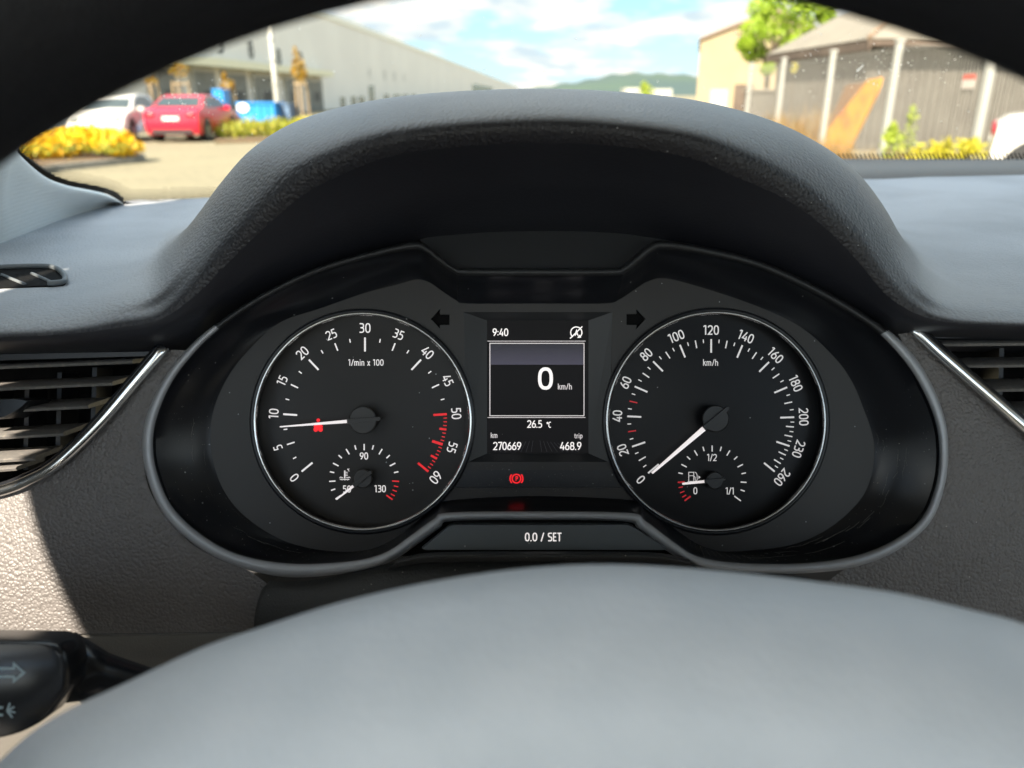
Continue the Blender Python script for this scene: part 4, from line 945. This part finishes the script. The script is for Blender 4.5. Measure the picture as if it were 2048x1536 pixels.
for a, b, zt in ((312, 345, 2.6), (386, 426, 2.55), (447, 489, 2.5), (506, 547, 2.45), (569, 590, 2.4), (614, 640, 2.35)):
    s0, s1 = wss(a), wss(b); zt += .3
    fr_ = wslab(MB(), s0 - .2, s1 + .2, 0, zt + .25, 0, .25).build('dock_frame', X['dockf'], whs)
    d = wslab(MB(), s0, s1, .0, zt, .25, .29).build('dock_door', X['dock'], whs)
    wslab(MB(), s0 + (s1 - s0) * .35, s0 + (s1 - s0) * .75, .9, 1.7, .29, .31).build('door_window', X['dark'], d)
for a, b, z0, z1 in ((738, 748, 0, 2.3), (680, 689, 0, .95), (702, 711, 0, 1.0), (717, 728, 0, 1.0), (768, 777, 0, 1.25), (786, 800, 0, 1.2), (804, 816, 0, 1.2), (822, 832, 0, 1.2), (945, 985, 2.0, 4.6)):
    wslab(MB(), wss(a), wss(b), z0, z1 + .3, 0, .06).build('dark_shape', X['dshape'], whs)  # low slabs stand in for parked cars and shrubs; plus a door, a window
def wtext(ch, px, zc, h):
    mb = MB(); s0 = wss(px); k = 0; zc += .3
    for st_ in GL[ch][1]:
        cl = st_[0] == 'c'; pts = V2(st_[1] if cl else st_); m_ = len(pts); k += 1
        for i in range(m_ if cl else m_ - 1):
            a, b = pts[i], pts[(i + 1) % m_]; t_ = (b - a).normalized() * .02; n_ = Vector((-t_.y, t_.x)).normalized() * .10
            mb.add([wp(s0 + (q.x - .28) * h * 1.5, zc + (q.y - .5) * h, .03 + .004 * (k + i % 2)) for q in (a - t_ + n_, b + t_ + n_, b + t_ - n_, a - t_ - n_)], [(0, 1, 2, 3)])
    mb.build('dock_number', X['num'], whs, fix=False)
for ch, px, zc, h in (('3', 452, 4.45, 1.2), ('8', 511, 4.4, 1.2), ('8', 565, 4.15, 1.2), ('2', 608, 4.2, 1.2), ('1', 741, 3.75, 1.0), ('2', 771, 3.8, 1.0), ('2', 790, 3.75, 1.0), ('3', 809, 3.75, 1.0)): wtext(ch, px, zc, h)

# ---- street lamp
lp = thing('street_lamp', at(553, 41), 'tall pale street lamp column in front of the warehouse', 'street lamp')
b0 = at(553, 41)
MB().tube([b0, b0 + Vector((0, 0, .9)), b0 + Vector((0, 0, 7.5))], [.17, .14, .10], 16).build('column', X['pole'], lp, smooth=True)
for z in (1.9, 3.0, 3.9): MB().tube([b0 + Vector((0, 0, z)), b0 + Vector((0, 0, z + .07))], .165, 16).build('band', X['fwhite'], lp)
MB().box(b0 + Vector((.35, 0, 7.5)), (.9, .25, .12)).build('lantern', X['pole'], lp)
# ---- staked young trees
def young(px, h, zc, rw, rh, n, seed, label, stakes=((-.22, 0), (.22, .1), (.05, -.3)), zt=2.05, tops=True):
    rnd = random.Random(seed); b0 = at(px, h); t = thing('young_tree', b0, label, 'tree', 'staked young trees by the warehouse')
    MB().tube([b0, b0 + Vector((.02, 0, zc * .6)), b0 + Vector((0, 0, zc + rh * .6))], [.045, .035, .012], 8).build('trunk', X['bark'], t, smooth=True)
    mb = MB(); leaves(mb, b0 + Vector((0, 0, zc)), (rw, rw, rh), n, .09, rnd, .1)
    if tops: leaves(mb, b0 + Vector((-.1, 0, zc + rh * 1.1)), (rw * .4, rw * .4, rh * .8), n // 4, .08, rnd, .05)
    mb.build('crown', X['yleaf'], t, fix=False)
    for dx, dy in stakes: MB().tube([b0 + Vector((dx * 1.3, dy, 0)), b0 + Vector((dx, dy, zt))], .05, 8).build('stake', X['stake'], t)
    MB().box(b0 + Vector((0, -.12, zt - .12)), (.55, .04, .07)).build('crossbar', X['stake'], t)
young(603, 38, 2.5, .36, .55, 240, 1, 'young tree with thick golden crown and stakes, right of the blue skip')
young(458, 39, 1.85, .33, .34, 140, 2, 'young tree with sparse orange crown rising behind the blue skip')
young(364, 38.5, 2.55, .48, .34, 80, 3, 'thin bare-topped young tree between stakes, behind the red car', ((-.36, 0), (.32, .1), (0, -.3)))
young(307, 39.5, 2.1, .32, .26, 70, 4, 'short young tree between stakes, just right of the steering wheel rim edge', tops=False)
# ---- blue containers
def skip(name, px0, px1, h, z1, depth, m, label, cat, ribs=6):
    a, b = at(px0, h), at(px1, h); t = thing(name, (a + b) / 2, label, cat); L = (b.x - a.x); c = (a + b) / 2 + Vector((0, depth / 2, 0))
    MB().prism([c + Vector((x, y, .08)) for x, y in ((-L / 2 * .94, -depth / 2 * .9), (L / 2 * .94, -depth / 2 * .9), (L / 2 * .94, depth / 2 * .9), (-L / 2 * .94, depth / 2 * .9))], (0, 0, z1 - .08)).build('shell', m, t)
    MB().box(c + Vector((0, 0, z1)), (L, depth, .07)).build('top_rail', m, t)
    mb = MB()
    for k in range(ribs): mb.box(c + Vector((-L * .45 + L * .9 * k / (ribs - 1), -depth * .46, z1 / 2)), (.07, .06, z1 * .85))
    mb.build('side_ribs', m, t); return t
s_ = skip('waste_skip', 468, 548, 36, 1.12, 1.6, X['blue'], 'bright blue metal skip with a bright reflection painted on its side', 'skip')
MB().prism([at(483 + 12 * math.cos(a * .628), 36.02, .93 + .2 * math.sin(a * .628)) for a in range(10)], (0, -.03, 0)).build('painted_glint', X['glint'], s_)  # white disc paints in a bright reflection on the steel
skip('waste_skip', 548, 575, 36.8, 1.05, 1.4, X['bluep'], 'faded grey blue skip against the right end of the bright blue skip', 'skip', 3)
skip('tall_bin', 424, 446, 37.5, 1.68, 1.0, X['blue'], 'narrow tall blue bin behind the red car', 'bin', 3)
# ---- planted bed with golden shrub
bed = [PG(x, y) for x, y in ((60, 356), (116, 343), (200, 334), (270, 326), (292, 321), (272, 314), (200, 308), (60, 304), (-200, 306), (-500, 330), (-500, 400))]
kb = MB().prism([p + Vector((0, 0, .13)) for p in bed], (0, 0, -.13)).build('kerb', X['kerb']); tag(kb, 'low concrete kerbed island under the golden shrub', 'kerb', kind='structure')
c_ = sum(bed, Vector((0, 0, 0))) / len(bed)
so_ = MB().prism([c_ + (p - c_) * .93 + Vector((0, 0, .145)) for p in bed], (0, 0, -.1)).build('soil', X['soil']); tag(so_, 'soil of the planted island', 'soil', kind='structure')
def shrub(name, label, cat, spots, m, size, n, seed, m2=None, group=None, hollow=.2):
    rnd = random.Random(seed); t = thing(name, (spots[0][0][0], spots[0][0][1], 0), label, cat, group); mb = MB()
    for c, r in spots: leaves(mb, c, r, n, size, rnd, hollow)
    mb.build('foliage', m, t, fix=False)
    for c, r in spots:
        MB().tube([(c[0], c[1], 0), (c[0] + rnd.uniform(-.4, .4) * r[0], c[1], c[2] * .6), (c[0] + rnd.uniform(-.5, .5) * r[0], c[1], c[2])], [.018, .012, .006], 6).build('stem', X['bark'], t)
    if m2:
        mb = MB()
        for c, r in spots: leaves(mb, (c[0], c[1] - .25, .36), (r[0], r[1], .14), n // 2, size * .8, rnd, 0)
        mb.build('low_leaves', m2, t, fix=False)
    return t
sp_ = []
for px, h, zc, rw, rh in ((90, 14.2, .55, .55, .40), (130, 14.6, .66, .5, .34), (170, 14.6, .66, .45, .34), (205, 14.6, .58, .42, .30), (232, 14.6, .48, .30, .24), (60, 14.0, .50, .5, .38), (10, 14, .55, .6, .4), (-60, 14, .6, .6, .4)):
    if 80 < px < 210: zc *= 1.22; rh *= 1.12
    h *= 1.26; zc = zc * .62 + .02; sp_.append((at(px, h, zc), (rw * 1.26, .6, rh * .82)))
shrub('golden_shrub', 'broad golden yellow shrub on the kerbed island at the left', 'shrub', sp_, X['yflower'], .075, 420, 5, X['lowleaf'])
hb = [PG(x, y) for x, y in ((430, 288), (540, 284), (660, 280), (800, 272), (800, 250), (640, 252), (520, 257), (430, 270))]
hs = MB().prism([p + Vector((0, 0, .08)) for p in hb], (0, 0, -.08)).build('soil', X['soil']); tag(hs, 'reddish soil strip under the low hedge', 'soil', kind='structure')
sp_ = [(at(px, h * 1.24, .32), (.85, .6, .30)) for px, h in ((448, 22.5), (475, 23), (505, 23.2), (535, 23.6), (565, 24), (595, 24.5), (625, 25), (660, 25), (490, 26), (550, 27), (610, 28))]
shrub('low_hedge', 'low yellow green hedge strip in front of the blue skip', 'hedge', sp_, X['lowleaf'], .10, 170, 6)
# ---- fence on the right
def fx(y): return 6.85 + .0417 * y
def post(y, label):
    b0 = Vector((fx(y), y, 0)); t = thing('fence_post', b0, label, 'fence post', 'pale posts of the mesh fence')
    MB().box(b0 + Vector((0, 0, 1.21)), (.11, .11, 2.42), th).build('shaft', X['post'], t); MB().box(b0 + Vector((0, 0, 2.44)), (.15, .15, .05), th).build('cap', X['post'], t)
ys = [11.3, 12.9, 16.4, 20.1, 24.2, 28.0]
for y, l in zip(ys, ('nearest fence post, out beyond the right edge', 'fence post just right of the small red and white sign', 'fence post to the right of the orange sheet', 'fence post to the left of the orange sheet', 'fence post under the left eave of the grey roofed house', 'farthest fence post, in the dry grass')): post(y, l)
for i, (y0, y1) in enumerate(zip(ys[:-1], ys[1:])):
    t = thing('mesh_panel', Vector((fx((y0 + y1) / 2), (y0 + y1) / 2, 0)), ['wire mesh fence panel nearest us, beyond the sign', 'wire mesh fence panel carrying the small red and white sign', 'wire mesh fence panel in front of the orange sheet', 'wire mesh fence panel left of the orange sheet', 'farthest wire mesh fence panel, behind dry grass'][i], 'fence panel', 'wire mesh fence panels')
    mb = MB(); y = y0 + .1
    while y < y1 - .1:
        mb.box((fx(y), y, 1.18), (.007, .007, 2.3)); y += .11
    mb.build('upright_wires', X['wire'], t)
    mb = MB()
    for z in (.08, 2.25): mb.tube([(fx(y0 + .07) - .009, y0 + .07, z), (fx(y1 - .07) - .009, y1 - .07, z)], .005, 4)
    mb.build('rail_wires', X['wire'], t)
sg = thing('warning_sign', Vector((fx(13.45) - .05, 13.45, 1.6)), 'small red and white sign wired to the mesh fence', 'sign')
MB().prism([Vector((fx(y) - .03, y, z)) for y, z in ((13.25, 1.55), (13.62, 1.55), (13.62, 1.68), (13.25, 1.68))], (.01, 0, 0)).build('white_field', X['signw'], sg)
MB().prism([Vector((fx(y) - .03, y, z)) for y, z in ((13.25, 1.68), (13.62, 1.68), (13.62, 1.76), (13.25, 1.76))], (.01, 0, 0)).build('red_band', X['signr'], sg)
# orange sheets leaning behind the fence
def osheet(pts, off, m, label):
    q = []
    for px, py in pts:
        y = (6.85 + off) / (pxx(px) - .0417); q.append(Vector((pxx(px) * y, y, max(0, pxz(py, y)))))
    o = MB().prism(q, (.05, .004, 0)).build('metal_sheet', m); tag(o, label, 'metal sheet')
osheet([(1640, 318), (1668, 250), (1700, 205), (1730, 162), (1757, 157), (1754, 178), (1752, 190), (1746, 205), (1730, 250), (1706, 318)], .22, X['orange'], 'bright orange rusty sheet leaning upright behind the fence')
osheet([(1664, 250), (1688, 172), (1725, 166), (1715, 250)], .60, X['orangeb'], 'dull brown orange sheet leaning behind the bright orange one')
# ---- house with hipped roof
hs_ = thing('outbuilding', (14, 26, 0), 'low grey brown house with a wide pale hipped roof behind the fence', 'house')
MB().box((14.6, 26.4, 1.40), (10.0, 7.6, 2.8)).build('wall', X['housew'], hs_)
mb = MB()
for k in range(34): mb.box((9.58, 22.8 + k * .22, 1.4), (.05, .09, 2.76))
for k in range(44): mb.box((9.75 + k * .22, 22.58, 1.4), (.09, .05, 2.76))
mb.build('corrugation', X['housew'], hs_)
ex0, ex1, ey0, ey1, ez = 9.25, 20.2, 21.9, 30.6, 2.82
rp = [Vector((ex0, ey0, ez)), Vector((ex1, ey0, ez)), Vector((ex1, ey1, ez)), Vector((ex0, ey1, ez)), Vector((13.2, 26.2, 5.4)), Vector((16.5, 26.2, 5.4))]
MB().add(rp, [(0, 1, 5, 4), (1, 2, 5), (2, 3, 4, 5), (3, 0, 4), (3, 2, 1, 0)]).build('roof', X['roof'], hs_)
mb = MB(); mb.box((ex0 + .05, (ey0 + ey1) / 2, ez - .15), (.06, ey1 - ey0, .26)); mb.box(((ex0 + ex1) / 2, ey0 + .05, ez - .10), (ex1 - ex0, .06, .14)); mb.build('eaves_board', X['brown'], hs_)
MB().tube([rp[0] + Vector((0, 0, .03)), rp[4] + Vector((0, 0, .03))], .06, 8).build('hip_tile', X['tanr'], hs_)
# ---- tan building
tb = thing('tan_building', (17, 60, 0), 'tan gabled building behind the tree', 'building')
q0 = math.atan(.2235); TU = Vector((math.cos(q0), -math.sin(q0), 0)); TV = Vector((math.sin(q0), math.cos(q0), 0)); T0 = Vector((.2235 * 55, 55, 0))
def tp(u, v, z): return T0 + TU * u + TV * v + Vector((0, 0, z))
gz = [tp(0, 0, 0), tp(8.4, 0, 0), tp(8.4, 0, 4.7), tp(4.4, 0, 6.4), tp(0, 0, 4.75)]
MB().prism(gz, TV * 16).build('wall', X['tan'], tb)
mb = MB()
for (a, b) in ((4, 3), (3, 2)):
    p, q = gz[a], gz[b]; e0 = TU * (-.12 if a == 4 else 0); e1 = TU * (.2 if a == 3 else 0); up_ = Vector((0, 0, .02)); u2 = Vector((0, 0, .17))
    mb.prism([p + e0 - TV * .2 + up_, q + e1 - TV * .2 + up_, q + e1 - TV * .2 + u2, p + e0 - TV * .2 + u2], TV * 16.4)
mb.build('roof', X['tanr'], tb)
MB().prism([tp(.9, -.05, 0), tp(2.0, -.05, 0), tp(2.0, -.05, 1.8), tp(.9, -.05, 1.8)], TV * .08).build('door', X['fwhite'], tb); MB().prism([tp(2.4, -.05, 0), tp(3.6, -.05, 0), tp(3.6, -.05, 2.1), tp(2.4, -.05, 2.1)], TV * .08).build('door', X['brown'], tb)
gs = thing('garden_shed', (at(1520, 33)), 'small grey brown shed left of the fence end', 'shed')
MB().box(at(1520, 33.5, .8), (.95, 1.0, 1.6)).build('wall', X['housew'], gs); MB().box(at(1520, 33.5, 1.64), (1.15, 1.2, .08)).build('roof', X['roof'], gs)
# ---- tree
tr = thing('broadleaf_tree', at(1530, 41), 'bright green broadleaf tree between the tan building and the house', 'tree')
rnd = random.Random(11); b0 = at(1530, 41)
MB().tube([b0, b0 + Vector((.05, 0, 1.4)), b0 + Vector((0, 0, 2.6)), b0 + Vector((.2, 0, 4.6))], [.17, .13, .11, .04], 10).build('trunk', X['bark'], tr, smooth=True)
mb = MB()
for k in range(9):
    a = rnd.uniform(0, 6.28); z0 = rnd.uniform(1.8, 3.6); mb.tube([b0 + Vector((0, 0, z0)), b0 + Vector((math.cos(a) * 1.0, math.sin(a) * .8, z0 + .9)), b0 + Vector((math.cos(a) * 1.8, math.sin(a) * 1.4, z0 + 1.5))], [.06, .035, .012], 6)
mb.build('limb', X['bark'], tr)
mb = MB()
for px, py, rr in ((1500, 110, .62), (1540, 118, .6), (1575, 100, .62), (1495, 75, .68), (1535, 70, .8), (1580, 62, .75), (1610, 80, .5), (1505, 35, .7), (1550, 25, .85), (1600, 30, .7), (1630, 45, .5), (1520, -10, .75), (1570, -20, .8), (1480, 100, .4), (1530, 142, .35), (1640, 15, .5)):
    leaves(mb, at(px, 41 + rnd.uniform(-1.2, 1.2), pxz(py, 41)), (rr, rr, rr * .85), 420, .12, rnd, .25)
mb.build('crown', X['leaf'], tr, fix=False)
# ---- far things
fb = thing('far_building', at(1300, 205), 'row of small white buildings far off under the hill', 'building')
for k, (a, b, zt) in enumerate(((1250, 1284, 3.1), (1302, 1344, 2.9))):
    p, q = at(a, 205 + k * 4), at(b, 205 + k * 4); MB().box(((p.x + q.x) / 2, p.y + 4, zt / 2), (q.x - p.x, 8, zt)).build('wing', X['fwhite'], fb)
shrub('far_bush', 'small yellow green bush in front of the far white buildings', 'bush', [(at(1292, 150, 1.9), (1.6, 1.2, 1.3)), (at(1288, 150, 2.9), (.8, .8, .9))], X['weed'], .3, 130, 8)
# ---- weeds along the fence
def tuft(name, label, cat, px, h, n, hh, w, m, seed, rx=.25, ry=.25, lean=.25, group=None):
    rnd = random.Random(seed); b0 = at(px, h); t = thing(name, b0, label, cat, group); mb = MB(); blades(mb, b0, rx, ry, n, hh, w, rnd, lean); mb.build('blade', m, t, fix=False); return t
mb = MB(); rnd = random.Random(21)
for k in range(46):
    px = rnd.uniform(1555, 1665); h = rnd.uniform(20.5, 24.5); blades(mb, at(px, h), .25, .3, 26, rnd.uniform(.7, 1.3), .009, rnd, .22)
for k in range(60):
    y = rnd.uniform(10, 20); blades(mb, (fx(y) - rnd.uniform(.1, .5), y, 0), .2, .2, 18, rnd.uniform(.4, .66), .007, rnd, .3)
o = mb.build('dry_grass', X['dry'], fix=False); tag(o, 'tall straw coloured dry grass along the foot of the mesh fence', 'grass', kind='stuff')
shrub('leafy_weed', 'bushy bright green weed at the fence foot, right of the orange sheet', 'weed', [(at(1800, 15.2, .50), (.24, .2, .38)), (at(1795, 15.2, .78), (.12, .1, .2))], X['weed'], .05, 150, 31)
shrub('leafy_weed', 'tall slender green weed at the fence foot, standing above the bushy one', 'weed', [(at(1835, 15.4, .70), (.14, .12, .45)), (at(1832, 15.4, 1.08), (.07, .06, .2)), (at(1822, 15.4, .55), (.2, .12, .25))], X['weed'], .045, 100, 32)
shrub('yellow_weed', 'spreading yellow flowered weed at the fence foot beside the white car', 'weed', [(at(1935, 12.4, .52), (.28, .2, .30)), (at(1975, 12.2, .50), (.24, .2, .30)), (at(1905, 12.5, .60), (.16, .1, .25)), (at(1960, 12.4, .72), (.18, .1, .12))], X['yweed'], .05, 150, 33)
shrub('leafy_weed', 'low clump of pale weeds at the fence foot under the warning sign', 'weed', [(at(1875, 13.6, .5), (.22, .15, .25)), (at(1855, 13.8, .42), (.2, .15, .2)), (at(1895, 13.4, .45), (.2, .15, .2))], X['yweed'], .05, 110, 36)
shrub('hanging_leaves', 'small pale yellow sprig of leaves by the left eave of the house', 'leaves', [(at(1582, 23.9, 2.17), (.10, .06, .14))], X['yweed'], .05, 60, 34)
